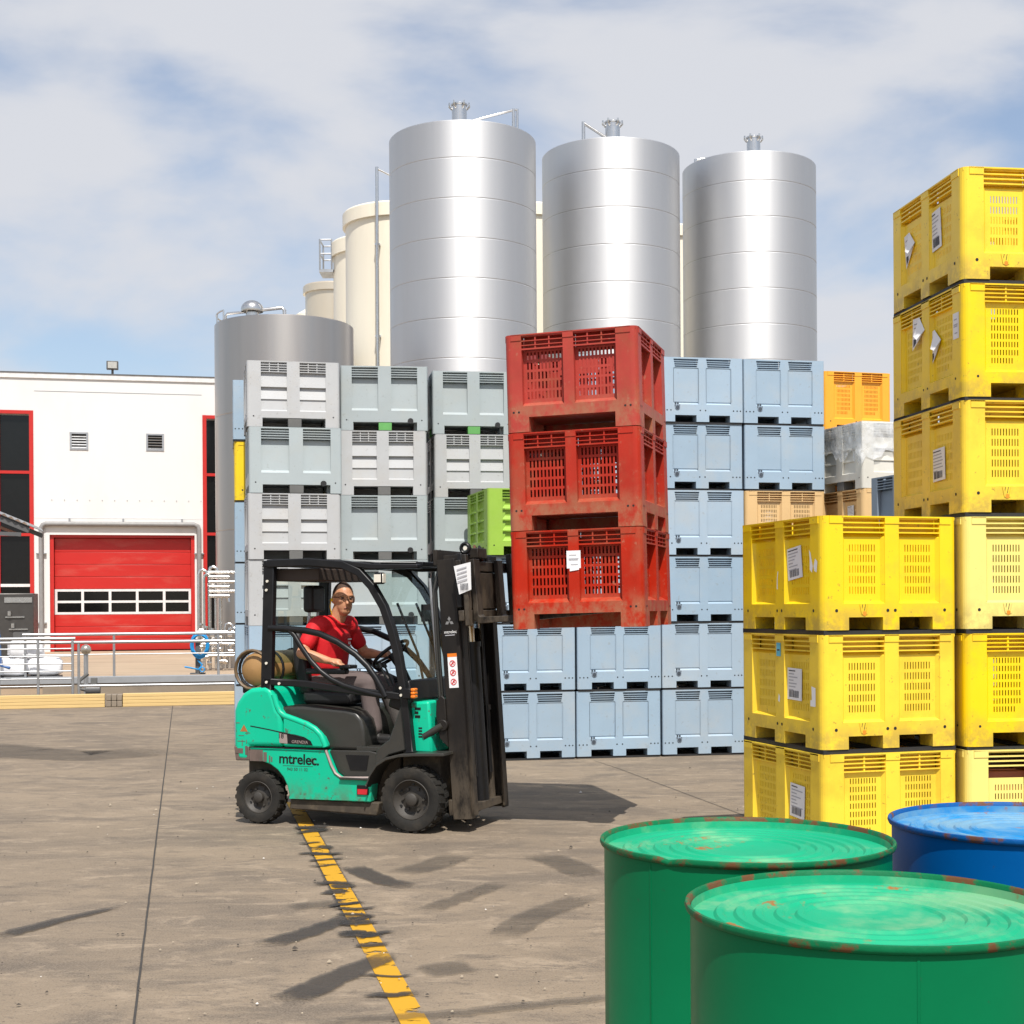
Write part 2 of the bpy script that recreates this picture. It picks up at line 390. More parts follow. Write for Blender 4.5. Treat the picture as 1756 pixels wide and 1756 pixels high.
def mark_material(name, colr, cov, scale, st=(1, 1, 1)):
    m = bpy.data.materials.new(name); m.use_nodes = True
    n, l = m.node_tree.nodes, m.node_tree.links; b = n['Principled BSDF']; out = n['Material Output']
    tc = n.new('ShaderNodeTexCoord'); mp = n.new('ShaderNodeMapping'); mp.inputs['Scale'].default_value = st; l.new(tc.outputs['Object'], mp.inputs[0])
    t = n.new('ShaderNodeTexNoise'); t.inputs['Scale'].default_value = scale; t.inputs['Detail'].default_value = 6; t.inputs['Roughness'].default_value = 0.7; l.new(mp.outputs[0], t.inputs['Vector'])
    at_ = n.new('ShaderNodeAttribute'); at_.attribute_name = 'edge'
    ad = n.new('ShaderNodeMath'); ad.operation = 'MULTIPLY_ADD'; l.new(at_.outputs['Fac'], ad.inputs[0]); ad.inputs[1].default_value = 0.55; l.new(t.outputs['Fac'], ad.inputs[2])
    r = n.new('ShaderNodeMapRange'); r.interpolation_type = 'SMOOTHSTEP'; r.inputs['From Min'].default_value = 0.55; r.inputs['From Max'].default_value = 0.98; r.inputs['To Max'].default_value = cov
    l.new(ad.outputs[0], r.inputs['Value'])
    b.inputs['Base Color'].default_value = (*colr, 1); b.inputs['Roughness'].default_value = 0.8
    tr = n.new('ShaderNodeBsdfTransparent'); mx = n.new('ShaderNodeMixShader')
    l.new(r.outputs[0], mx.inputs[0]); l.new(tr.outputs[0], mx.inputs[1]); l.new(b.outputs[0], mx.inputs[2]); l.new(mx.outputs[0], out.inputs['Surface'])
    return m
m_tyremark = mark_material('tyre_rubber_mark', (0.035, 0.033, 0.032), 0.62, 15, (1.6, 2.4, 1))
m_scuff = mark_material('black_scuff', (0.030, 0.028, 0.026), 0.80, 16, (1.6, 2.0, 1))
m_tyremark2 = mark_material('faint_rubber_mark', (0.05, 0.046, 0.042), 0.34, 12, (1.2, 2.4, 1))
for pts, w, m in (
    ([(-1.02, 6.22), (-0.85, 6.62), (-0.58, 7.16)], lambda t: 0.25 - 0.09*t, m_tyremark),
    ([(-2.72, 7.50), (-2.50, 7.95), (-2.24, 8.36)], lambda t: 0.17 - 0.10*t, m_tyremark),
    ([(-1.28, 7.28), (-1.08, 7.62), (-0.85, 8.10)], lambda t: 0.22 - 0.08*t, m_tyremark),
    ([(-0.45, 6.76), (-0.18, 6.88)], 0.26, m_tyremark2),
    ([(-0.10, 7.42), (0.12, 8.0), (0.46, 8.56)], 0.24, m_tyremark2),
    ([(0.14, 10.0), (0.35, 9.6), (0.50, 9.1)], 0.30, m_tyremark2),
    ([(-0.52, 8.1), (-0.3, 8.5), (-0.06, 8.98)], 0.18, m_tyremark2),
    ([(0.60, 6.36), (0.36, 6.28), (-0.2, 6.08), (-0.66, 5.98), (-0.9, 5.9)], 0.11, m_tyremark2),
    ([(-1.10, 9.6), (-0.8, 9.0), (-0.58, 8.8)], 0.20, m_tyremark),
    ([(-0.76, 9.25), (-0.52, 9.6), (-0.36, 10.0)], 0.30, m_tyremark2),
    ([(-1.3, 8.25), (-0.95, 8.38)], 0.20, m_tyremark2),
    ([(-7.2, 18.5), (-6.0, 17.4), (-5.0, 17.0), (-4.0, 17.6)], 1.3, m_tyremark2)):
    strip('tyre_mark', pts, w, 0.009 + random.uniform(0, 0.002), m, ground, 0.01, True, 0.05)

rs = random.Random(31)
for i in range(26):                               # black rubber ground into the painted line where trucks cross it
    t = rs.random()**1.5; Yc = 11.3 - 5.0*t + rs.uniform(-.08, .08); Xc = -1.64 + (11.43 - Yc)*(1.23/5.49) + rs.uniform(-.05, .05)
    an = rs.uniform(-.25, .75); L_ = rs.uniform(.06, .16)*(1.3 if rs.random() < .3 else 1)
    pts = [(Xc + L_*math.cos(an)*u_, Yc + L_*math.sin(an)*u_ + .02*math.sin(3*u_ + i)) for u_ in (-1, -.3, .4, 1)]
    strip('tyre_mark', pts, rs.uniform(.05, .20)*(1.25 - .6*t), 0.0085 + .0001*i, m_scuff, ground, 0.012, True, 0.03)

def line_paint():
    m = mark_material('line_paint_worn', (0.52, 0.275, 0.008), 1.0, 4.6, (1.0, 1.9, 1))
    n = m.node_tree.nodes
    for x in n:
        if x.type == 'MAP_RANGE': x.inputs['From Min'].default_value = 0.425; x.inputs['From Max'].default_value = 0.475
        if x.type == 'MATH': x.inputs[1].default_value = 0.035
    return m
strip('floor_line', [(-1.95, 12.8), (-1.64, 11.43), (-0.41, 5.94), (0.1, 3.6)], 0.118, 0.0045, line_paint(), ground, 0.0, True, 0.1)
strip('floor_line_grime', [(-1.95, 12.8), (-1.64, 11.43), (-0.72, 7.3)], 0.16, 0.0025, m_tyremark, ground, 0.0, True, 0.1)

# loose grit on the yard
gr = MB(); rg = random.Random(21)
for i in range(420):
    Y_ = 5.4 + 10*rg.random()**1.6; X_ = rg.uniform(-.42, .30)*Y_; r_ = rg.uniform(.003, .011)*(1 if rg.random() < .92 else 1.7)
    pts = [(X_ + r_*math.cos(a)*rg.uniform(.6, 1.3), Y_ + r_*math.sin(a)*rg.uniform(.6, 1.3), 0.011) for a in (0, 1.3, 2.5, 3.8, 5.0)]
    gr.add(pts + [(X_, Y_, 0.011 + r_*rg.uniform(.5, .9))], [(k, (k+1) % 5, 5) for k in range(5)] + [(4, 3, 2, 1, 0)], 0 if rg.random() < .7 else (1 if rg.random() < .75 else 2))
tag(gr.build('grit', [mat('grit_dark', (0.06, 0.05, 0.04), 0.9), mat('grit_tan', (0.36, 0.30, 0.22), 0.9), mat('grit_pale', (0.62, 0.60, 0.56), 0.9)]), 'loose grit and crumbs scattered over the concrete yard', 'grit', kind='stuff')

# ------------------------------------------------------------------ raised loading platform behind the yard
pl = MB()
PY = 0.19
pd = Vector((math.cos(PY), math.sin(PY), 0)); pn = Vector((-math.sin(PY), math.cos(PY), 0))
P0 = Vector((-8.7, 30.0, 0))
def pp(u, d, z): return P0 + pd*u + pn*d + Vector((0, 0, z))
Mpl = Matrix(((pd.x, pn.x, 0, P0.x), (pd.y, pn.y, 0, P0.y), (0, 0, 1, 0), (0, 0, 0, 1)))
pl.box((-14, 0, -0.2), (9, 60, 0.30), Mpl)
platform = tag(pl.build('loading_platform', mat('platform_concrete', (0.40, 0.30, 0.205), 0.85, var=0.12, vscale=1.2, dirt=(0.24, 0.17, 0.115), dirt_amt=0.5, dscale=0.9, stretch=(0.4, 1.2, 1))), kind='structure')
k = MB(); k.box((-14.003, -0.06, 0.20), (9.003, 0.24, 0.34), Mpl)
tag(k.build('kerb', m_kerb, bevel=0.01), kind='structure')
k = MB(); k.box((-1.0, -0.04, -0.1), (8.9, -0.003, 0.20), Mpl)
w_ = tag(k.build('retaining_wall', m_conc), 'low stained concrete wall under the platform kerb', 'wall')

# timber beams lying on the yard edge
for (a, b, lab) in ((-12.6, -7.24, 'long yellow timber beam on the ground, left of the gap'), (-6.94, -3.2, 'yellow timber beam on the ground, running behind the forklift')):
    mb = MB(); ya = lambda x: 25.7 + (x + 7.2)*0.235
    L = math.hypot(b - a, ya(b) - ya(a)); an = math.atan2(ya(b) - ya(a), b - a)
    root = empty('timber_beam', (a, ya(a), 0), an)
    for i in range(4):
        q = MB(); q.box((0.0, -0.11 + 0.003*i, 0.058*i + 0.002), (L, 0.11 - 0.003*i, 0.058*(i+1) - 0.002)); q.build('plank', m_timber, root, bevel=0.004)
    tag(root, lab, 'beam', 'timber beams along the yard edge')
blk = MB()
root = empty('stone_block', (-7.09, 25.76, 0), 0.2)
for i in range(2):
    for j in range(3):
        q = MB(); q.box((-0.14 + 0.095*j, -0.12, 0.11*i + 0.003), (-0.14 + 0.095*j + 0.088, 0.12, 0.11*i + 0.107)); q.build('brick', m_conc, root, bevel=0.008)
tag(root, 'short brick block filling the gap between the two beams', 'block')

# ------------------------------------------------------------------ white building
BY = 0.22
B0 = Vector((-15.9, 50.0, 0.30))
bld = empty('warehouse', B0, BY)
def wallpart(name, rects_holes, u0, u1, z0, z1, d0, depth, m):
    mb = MB(); holes = rects_holes
    us = sorted({u0, u1} | {h[0] for h in holes} | {h[1] for h in holes}); zs = sorted({z0, z1} | {h[2] for h in holes} | {h[3] for h in holes})
    for a, b in zip(us[:-1], us[1:]):
        for c, d in zip(zs[:-1], zs[1:]):
            uc, zc = (a+b)/2, (c+d)/2
            if any(h[0] < uc < h[1] and h[2] < zc < h[3] for h in holes): continue
            mb.quad((a, d0, c), (b, d0, c), (b, d0, d), (a, d0, d))
    for h in holes:
        a, b, c, d = h[:4]; e = d0 + depth
        mb.quad((a, d0, c), (a, d0, d), (a, e, d), (a, e, c)); mb.quad((b, d0, d), (b, d0, c), (b, e, c), (b, e, d))
        mb.quad((a, d0, d), (b, d0, d), (b, e, d), (a, e, d)); mb.quad((b, d0, c), (a, d0, c), (a, e, c), (b, e, c))
    return mb
door_r = (-0.07, 4.83, 0.0, 4.05)
win_l = (-2.9, -0.58, 0.5, 8.33); win_r = (5.12, 7.4, 0.5, 8.30)
vents = [(0.65, 1.21, 7.03, 7.58), (3.22, 3.77, 7.04, 7.58)]
mb = wallpart('wall', [door_r, win_l, win_r] + vents, -7.5, 14.0, 0.0, 9.45, 0.0, 0.41, m_wallw)
mb.quad((14, 0, 0), (14, 14, 0), (14, 14, 9.45), (14, 0, 9.45)); mb.quad((-7.5, 14, 0), (-7.5, 0, 0), (-7.5, 0, 9.45), (-7.5, 14, 9.45))
mb.quad((-7.5, 0.3, 9.3), (14, 0.3, 9.3), (14, 14, 9.3), (-7.5, 14, 9.3))
mb.build('wall', m_wallw, bld)
mb = MB(); mb.box((-7.55, -0.05, 9.45), (14.05, 0.3, 9.62)); mb.build('parapet', m_framewh, bld)
mb = MB(); mb.box((-7.56, -0.07, 9.62), (14.06, 0.3, 9.655)); mb.build('coping', m_dgrey, bld)
# overhead door: frame, sections, glazed row
dr = MB()
for a, b, c, d in ((-0.07, 0.06, 0, 4.05), (4.70, 4.83, 0, 4.05)): dr.box((a+.002, 0.10, c), (b-.002, 0.29, d-.002))
dr.box((0.06, 0.10, 3.96), (4.70, 0.29, 4.048)); dr.build('door_frame', m_framered, bld)
zs = [0.02, 0.42, 0.86, 1.28, 2.17, 2.60, 3.03, 3.46, 3.95]
for i, (c, d) in enumerate(zip(zs[:-1], zs[1:])):
    if i == 3:
        fr = MB()
        W = 4.62; u0 = 0.07
        for j in range(6): fr.box((u0 + W*j/5 - (0.045 if 0 < j < 5 else 0) + (-0.0 if j else 0), 0.32, c+.004), (u0 + W*j/5 + 0.045, 0.39, d-.004)) if 0 < j < 5 else fr.box((u0 if j == 0 else u0+W-0.08, 0.32, c+.004), (u0+0.08 if j == 0 else u0+W, 0.39, d-.004))
        for zc in (c+.045, (c+d)/2, d-.045): fr.box((u0+0.003, 0.323, zc-0.04), (u0+W-0.003, 0.387, zc+0.04))
        fo = fr.build('window_section', m_framewh, bld)
        for j in range(5):
            for kx in range(2):
                q = MB(); za = c + 0.09 if kx == 0 else (c+d)/2 + 0.04; zb = (c+d)/2 - 0.04 if kx == 0 else d - 0.09
                q.box((u0+W*j/5+0.05, 0.35, za), (u0+W*(j+1)/5-0.05, 0.365, zb)); q.build('pane', m_winglass, fo)
        continue
    q = MB(); q.box((0.065, 0.33, c+.004), (4.695, 0.38, d-.004)); q.build('door_section', m_doorred, bld, bevel=0.012)
q = MB(); q.quad((-0.06, 0.40, 0.0), (4.82, 0.40, 0.0), (4.82, 0.40, 4.04), (-0.06, 0.40, 4.04)); q.build('door_backing', m_doorred, bld)
# tall windows
for (a, b, c, d), mull in ((win_l, (2.3, 4.05, 6.2)), (win_r, (2.3, 4.1, 6.2))):
    q = MB()
    for u in (a, b-0.14): q.box((u+.002, -0.04, c+.002), (u+0.138, 0.25, d-.002))
    q.box((a+0.141, -0.037, d-0.12), (b-0.141, 0.25, d-.003)); q.box((a+0.141, -0.037, c+.003), (b-0.141, 0.25, c+0.12))
    um = (a+b)/2
    q.box((um-0.05, 0.0, c+0.121), (um+0.05, 0.24, d-0.121))
    wo = q.build('window', m_framered, bld)
    edges = [c+0.12] + list(mull) + [d-0.12]
    for z in mull:
        q = MB(); q.box((a+0.14, 0.02, z-0.05), (b-0.14, 0.22, z+0.05)); q.build('mullion', m_framered if z > 2.5 else m_framewh, wo)
    for z0, z1 in zip(edges[:-1], edges[1:]):
        for ua, ub in ((a+0.14, um-0.05), (um+0.05, b-0.14)):
            q = MB(); q.box((ua, 0.14, z0+0.04), (ub, 0.16, z1-0.04)); q.build('pane', m_winglass, wo)
# louvred vents
for vi, (a, b, c, d) in enumerate(vents):
    q = MB()
    q.box((a-0.03, -0.03, c-0.03), (a+0.035, 0.1, d+0.03)); q.box((b-0.035, -0.03, c-0.03), (b+0.03, 0.1, d+0.03))
    q.box((a+0.036, -0.028, d-0.03), (b-0.036, 0.1, d+0.028)); q.box((a+0.036, -0.028, c-0.028), (b-0.036, 0.1, c+0.03))
    vo = q.build('vent', m_galv, bld)
    for j in range(5):
        z = c + 0.05 + 0.095*j
        s_ = MB(); s_.bar((a+0.036, 0.03, z+0.02), (b-0.036, 0.03, z+0.02), 0.10, 0.012, up=(0, -0.55 if vi else -1.2, 1)); s_.build('slat', m_galv, vo)
    q = MB(); q.quad((a, 0.28, c), (b, 0.28, c), (b, 0.28, d), (a, 0.28, d)); q.build('backing', m_hole, vo)
# conduit round the door
q = MB(); q.tube([(-0.34, -0.09, 0.4), (-0.34, -0.09, 4.28), (-0.28, -0.09, 4.38), (-0.18, -0.09, 4.42), (4.82, -0.09, 4.42), (4.94, -0.09, 4.36), (4.98, -0.09, 4.24), (4.98, -0.09, 0.6)], 0.085, 10)
po = q.build('conduit', m_dgrey if False else mat('conduit_grey', (0.26, 0.255, 0.25), 0.5), bld, smooth=50)
for (u, z, h) in ((0.6, 4.42, 0), (2.4, 4.42, 0), (4.4, 4.42, 0), (-0.34, 1.0, 1), (-0.34, 3.4, 1), (4.98, 3.4, 1)):
    q = MB()
    if h: q.box((u-0.17, -0.11, z-0.02), (u+0.17, -0.003, z+0.02))
    else: q.box((u-0.03, -0.11, z-0.05), (u+0.03, -0.003, z+0.2))
    q.build('bracket', m_galv, po)
# flood light on the parapet
q = MB(); q.box((1.87, -0.16, 9.80), (2.27, 0.02, 10.10)); fl_ = q.build('flood_light', m_dgrey, bld, bevel=0.02)
q = MB(); q.box((1.92, -0.175, 9.84), (2.22, -0.162, 10.06)); q.build('lens', mat('lens_grey', (0.45, 0.45, 0.42), 0.25), fl_)
q = MB(); q.box((2.03, -0.06, 9.656), (2.11, 0.0, 9.80)); q.build('bracket', m_dgrey, fl_)
for i in range(13):
    q = MB(); q.box((0.0 + 0.42*i, -0.018, 5.24), (0.03 + 0.42*i, -0.001, 5.27)); q.build('fixing', m_galv, bld)
for z in (4.62, 9.0):
    q = MB(); q.box((-0.55, -0.006, z), (5.1, -0.001, z + 0.018)); q.build('panel_joint', m_kerb if z > 5 else m_framewh, bld)
tag(bld, 'white rendered warehouse with a red overhead door and tall red framed windows', 'building')

# ------------------------------------------------------------------ railings
def railing(name, pts_u, d, z0, ztop, rails, lab, m, r=0.026, ext=0.0):
    root = empty(name, pp(pts_u[0], d, 0), PY)
    for u in pts_u:
        q = MB(); q.cyl((u-pts_u[0], 0, z0), (u-pts_u[0], 0, ztop), r, n=8); q.build('post', m, root, smooth=50)
    for z, rr, ua, ub in rails:
        q = MB(); q.cyl((ua-pts_u[0], -0.004, z), (ub-pts_u[0], -0.004, z), rr, n=8); q.build('rail', m, root, smooth=50)
    tag(root, lab, 'railing'); return root
railing('railing', [-1.35, 0.42, 2.55, 4.8], 0.06, 0.34, 1.21, [(1.22, 0.032, -1.4, 5.0), (0.80, 0.012, -1.4, 5.0)], 'tubular metal railing along the platform kerb before the red door', m_galv)
railing('railing', [-0.02, 3.0, 4.7], -2.6, 0.0, 1.10, [(1.11, 0.030, -3.6, 5.2), (0.28, 0.026, 0.0, 5.2)], 'free-standing two-rail barrier in front of the low concrete wall', m_galv)
railing('guard_fence', [-1.75, -1.42, -0.72, -0.10], -2.9, 0.0, 1.18, [(1.19, 0.03, -1.9, -0.05)] + [(0.30 + 0.14*i, 0.013, -1.9, -0.08) for i in range(6)], 'many-railed steel guard fence before the white sacks', m_galv)
# globe lamp on a post
root = empty('post_lamp', at(153, 1140, 29.2)*Vector((1, 1, 0)) if False else Vector((-8.55, 29.0, 0)))
q = MB(); q.cyl((0, 0, 0), (0, 0, 0.84), 0.045, n=10); q.build('post', m_galv, root, smooth=50)
q = MB(); q.lathe([(0.001, 0.82)] + [(0.105*math.sin(math.pi*i/10), 0.93 - 0.105*math.cos(math.pi*i/10)) for i in range(1, 10)] + [(0.001, 1.035)], 20); q.build('globe', mat('globe_metal', (0.52, 0.47, 0.40), 0.25, 0.8), root, smooth=60)
tag(root, 'round metal globe on a short post by the guard fence', 'post lamp')
# pump by the foot of the wall
root = empty('pump_unit', Vector((-8.25, 28.3, 0)), 0.2)
q = MB(); q.box((-0.16, -0.12, 0), (0.22, 0.12, 0.05)); q.build('base', m_dgrey, root, bevel=0.008)
q = MB(); q.cyl((-0.1, 0, 0.16), (0.18, 0, 0.16), 0.10, n=16); q.build('motor', m_dgrey, root, bevel=0.01)
q = MB(); q.tube([(-0.1, 0, 0.16), (-0.2, 0, 0.18), (-0.22, 0, 0.34), (-0.05, 0, 0.48)], 0.035, 8); q.build('outlet_pipe', m_footgrey, root, smooth=60)
q = MB(); q.box((0.0, -0.06, 0.24), (0.12, 0.06, 0.40)); q.build('terminal_box', m_footgrey, root, bevel=0.01)
tag(root, 'small dark pump standing at the foot of the concrete wall', 'pump')
# white sacks on the platform
for i, (du, dz, s, lab) in enumerate(((-1.72, 0.36, 1.15, 'lower white bulk sack behind the guard fence, on a low base'), (-1.02, 0.36, 1.0, 'right-hand white bulk sack beside the guard fence'), (-1.40, 0.72, 1.0, 'white bulk sack lying on top of the other sacks'))):
    q = MB()
    n1, n2 = 20, 12
    vs = []
    for a in range(n2+1):
        ph = math.pi*a/n2
        for b in range(n1):
            th = 2*math.pi*b/n1
            x, y, z = math.sin(ph)*math.cos(th), math.sin(ph)*math.sin(th), math.cos(ph)
            e = lambda t: math.copysign(abs(t)**0.45, t)
            w = 1 + 0.04*math.sin(5*th + 3*ph + i) + 0.03*math.sin(9*ph + i*2)
            vs.append((e(x)*0.36*s*w, e(y)*0.3*s*w, e(z)*0.19*w + 0.19))
    q.add(vs, [(a*n1+b, a*n1+(b+1) % n1, (a+1)*n1+(b+1) % n1, (a+1)*n1+b) for a in range(n2) for b in range(n1)])
    o = q.build('bulk_sack', m_bag, smooth=80); o.location = pp(du, 0.55, dz - (0.0 if i < 2 else 0.0)); o.rotation_euler = (0, 0, PY + 0.1*i)
    tag(o, lab, 'sack', 'white sacks on the platform')
root = empty('low_pallet', pp(-1.4, 0.55, 0.30), PY)
q = MB(); q.box((-0.7, -0.32, 0), (0.7, 0.32, 0.055)); q.build('deck', m_dgrey, root, bevel=0.005)
tag(root, 'flat dark base under the white sacks', 'pallet')

# ------------------------------------------------------------------ process equipment beside the short tank
root = empty('valve_manifold', Vector((-7.05, 33.6, 0.30)), 0.15)
for i, (x, y, h) in enumerate(((-0.22, 0.1, 2.35), (-0.10, 0.02, 2.25), (0.02, 0.12, 2.42), (0.16, 0.0, 2.1), (0.27, 0.1, 1.75), (0.37, 0.0, 1.1), (0.46, 0.06, 1.0))):
    q = MB(); r = 0.035 if i % 2 else 0.05
    q.tube([(x, y, 0.05), (x, y, h-0.12), (x+0.02, y, h-0.03), (x+0.09, y, h), (x+0.17, y, h-0.05), (x+0.19, y, h-0.16)], r*0.8, 8); q.build('riser_pipe', m_pipe, root, smooth=60)
for i in range(6):
    z = 2.28 - 0.11*i
    q = MB(); q.cyl((0.02, -0.06, z), (0.62 - 0.14*(i % 2), -0.06, z), 0.042, n=8); q.build('header_pipe', m_pipe, root, smooth=60)
random.seed(11)
for i in range(26):
    x, z, y = random.uniform(-0.2, 0.52), random.uniform(0.12, 0.95), random.uniform(-0.12, 0.1)
    q = MB(); q.cyl((x-0.05, y, z), (x+0.05, y, z), 0.05, n=10); q.cyl((x, y, z), (x, y-0.02, z+0.13), 0.022, n=8); q.cyl((x-0.004, y-0.02, z+0.12), (x+0.004, y-0.02, z+0.16), 0.045, n=10)
    q.build('valve', m_pipe, root, smooth=50)
for z in (0.35, 0.62, 0.9):
    q = MB(); q.cyl((-0.25, -0.1, z), (0.58, -0.1, z), 0.035, n=8); q.build('header_pipe', m_pipe, root, smooth=60)
tag(root, 'cluster of stainless pipes and valves beside the short tank', 'pipework')
root = empty('hose_reel', Vector((-6.72, 30.9, 0.34)), 0.15)
q = MB(); q.box((-0.05, -0.03, 0), (0.05, 0.03, 0.75)); q.box((-0.16, -0.1, 0), (0.16, 0.1, 0.03)); q.build('stand', m_dgrey, root, bevel=0.006)
q = MB()
for i in range(14):
    q.tube([((0.165+0.028*math.sin(i*2.1))*math.cos(2*math.pi*t/28) + 0.05, -0.06 - 0.016*(i % 7), 0.62 + (0.25+0.032*math.cos(i*1.7))*math.sin(2*math.pi*t/28)) for t in range(28)], 0.018, 6, closed=True)
q.build('hose_coil', m_hose, root, smooth=60)
q = MB(); q.tube([(0.0, -0.08, 0.3), (0.1, -0.1, 0.2), (0.02, -0.1, 0.1), (-0.15, -0.08, 0.14), (-0.27, -0.06, 0.16)], 0.02, 6)
for i in range(4): q.tube([(0.1+0.05*math.cos(t*0.7+i), -0.11-0.01*i, 0.1+0.05*math.sin(t*0.7+i)) for t in range(9)], 0.014, 6, closed=True)
q.build('hose_end', m_hose, root, smooth=60)
tag(root, 'coil of bright blue hose hung on a stand by the kerb', 'hose')
# equipment at the left border
root = empty('process_cabinet', pp(-2.75, 6.5, 0.30), PY)
q = MB(); q.box((-1.6, -0.4, 0), (0.78, 0.5, 1.85)); q.build('body', mat('cabinet_steel', (0.085, 0.08, 0.075), 0.35, 0.5), root, bevel=0.02)
q = MB(); q.box((0.1, -0.42, 1.62), (0.75, -0.401, 1.75)); q.build('name_plate', m_pipe, root)
for u, z in ((0.12, 1.25), (0.2, 0.95)):
    q = MB(); q.box((u, -0.43, z), (u+0.45, -0.401, z+0.03)); q.cyl((u+0.1, -0.44, z+0.05), (u+0.1, -0.44, z+0.16), 0.05, n=8); q.build('handle', m_pipe, root)
q = MB(); q.box((0.3, -0.415, 0.2), (0.7, -0.401, 0.9)); q.build('door', m_dgrey, root)
tag(root, 'dark steel process cabinet before the tall window at the picture edge', 'cabinet')
root = empty('corrugated_canopy', Vector((-11.3, 30.6, 0.30)), PY)
q = MB()
cs = 26
vs = [];
for i in range(cs+1):
    x = -0.6 + 1.75*i/cs; z = 3.95 - 0.42*(x+0.6) + (0.025 if i % 2 else -0.025)
    vs += [(x, -0.9, z), (x, 1.6, z + 0.0), (x, -0.9, z-0.012), (x, 1.6, z-0.012)]
q.add(vs, [f for i in range(cs) for f in ((i*4, i*4+4, i*4+5, i*4+1), (i*4+3, i*4+7, i*4+6, i*4+2), (i*4+2, i*4+6, i*4+4, i*4))])
q.build('roof_sheet', m_galv, root)
for y in (-0.8, 1.4):
    q = MB(); q.bar((-0.6, y, 3.82), (1.15, y, 3.08), 0.06, 0.10); q.build('rafter', m_dgrey, root)
    q = MB(); q.box((-0.5, y-0.05, 0), (-0.4, y+0.05, 3.75)); q.build('post', m_dgrey, root)
q = MB(); q.bar((0.45, -0.6, 3.20), (0.95, -0.6, 3.0), 0.12, 0.06); q.build('lamp_fitting', mat('lamp_rust', (0.32, 0.14, 0.08), 0.5), root, bevel=0.008)
q = MB(); q.bar((-0.5, -0.84, 3.05), (1.0, -0.84, 3.0), 0.05, 0.08); q.build('tie_beam', m_dgrey, root)
tag(root, 'corrugated metal canopy jutting in at the picture edge', 'canopy')
root = empty('hose_tap', Vector((-10.75, 29.6, 0.0)), 0.0)
q = MB(); q.cyl((0, 0, 0), (0, 0, 1.25), 0.03, n=8); q.build('standpipe', m_galv, root, smooth=50)
q = MB(); q.tube([(0, 0, 1.25), (-0.02, -0.03, 1.75), (0.02, -0.05, 1.95), (0.09, -0.07, 1.98), (0.15, -0.08, 1.88)], 0.026, 8); q.build('white_pipe', m_framewh, root, smooth=60)
q = MB(); q.tube([(0.15, -0.08, 1.88), (0.22, -0.09, 1.6), (0.28, -0.09, 1.2), (0.3, -0.09, 0.6), (0.5, -0.1, 0.55)], 0.03, 8); q.build('hose', m_hose2, root, smooth=60)
tag(root, 'white bent pipe with a dark blue hose at the picture edge', 'hose tap')

# ------------------------------------------------------------------ tanks and silos
def tank(name, x, y, r, ztop, z0, m, lab, cat, group=None, ring=1.04, first=0.75, hatch=None, cone=0.22, flange=0.0, n=96, ringm=None, seam=0.009):
    root = empty(name, (x, y, z0))
    Ht = ztop - z0
    prof = [(r*0.995, 0.0)]
    zs = []; z = Ht - first
    while z > 0.4: zs.append(z); z -= ring
    prof = [(r, 0.0)]
    for z in reversed(zs): prof += [(r, z-0.02), (r-seam, z-0.008), (r-seam, z+0.008), (r, z+0.02)]
    prof += [(r, Ht-0.02), (r-0.02, Ht)]
    q = MB(); q.lathe(prof, n); q.build('shell', m, root, smooth=20)
    q = MB(); q.lathe([(r-0.02, Ht+0.001), (r*0.5, Ht+cone*0.55), (0.001, Ht+cone)], n); q.build('roof', ringm or m, root, smooth=60)
    if flange:
        q = MB(); q.lathe([(r+0.003, Ht-flange), (r+0.09, Ht-flange), (r+0.09, Ht-0.03), (r+0.05, Ht+0.02), (r-0.1, Ht+0.06)], n); q.build('rim_band', m, root, smooth=30)
    tag(root, lab, cat, group)
    return root, Ht
def hatch(root, Ht, x, y, r, h, base):
    q = MB(); q.cyl((x, y, Ht+base), (x, y, Ht+base+h), r, n=20); ho = q.build('hatch', m_pipe, root, bevel=0.01)
    q = MB(); q.cyl((x, y, Ht+base+h), (x, y, Ht+base+h+0.05), r*1.12, n=20); q.build('lid', m_pipe, ho, bevel=0.01)
    for a in range(6):
        th = a*math.pi/3
        q = MB(); q.tube([(x+r*math.cos(th), y+r*math.sin(th), Ht+base+h-0.1), (x+r*1.35*math.cos(th), y+r*1.35*math.sin(th), Ht+base+h-0.02), (x+r*1.3*math.cos(th), y+r*1.3*math.sin(th), Ht+base+h+0.09)], 0.025, 6); q.build('clamp', m_pipe, ho, smooth=60)
def framepipe(root, pts, r=0.05, name='vent_pipe'):
    q = MB(); q.tube(pts, r, 8); return q.build(name, m_pipe, root, smooth=60)
GT = 'big stainless steel tanks'
t, Ht = tank('storage_tank', -1.27, 39.5, 2.0, 14.39, 0.0, m_steel, 'tallest-looking stainless tank, nearest of the three big ones', 'tank', GT, first=0.98)
hatch(t, Ht, -0.05, -0.9, 0.20, 0.62, 0.10)
framepipe(t, [(0.18, -0.9, Ht+0.30), (1.45, -0.9, Ht+0.62), (1.45, -0.9, Ht+0.60)], 0.035); framepipe(t, [(1.40, -0.9, Ht+0.0), (1.40, -0.9, Ht+0.64)], 0.045); framepipe(t, [(1.50, -0.9, Ht-0.02), (1.50, -0.9, Ht+0.64)], 0.03)
t, Ht = tank('storage_tank', 2.96, 42.2, 2.0, 14.80, 0.0, m_steel, 'middle one of the three big stainless tanks', 'tank', GT, first=0.90)
hatch(t, Ht, 0.0, -0.9, 0.21, 0.62, 0.10)
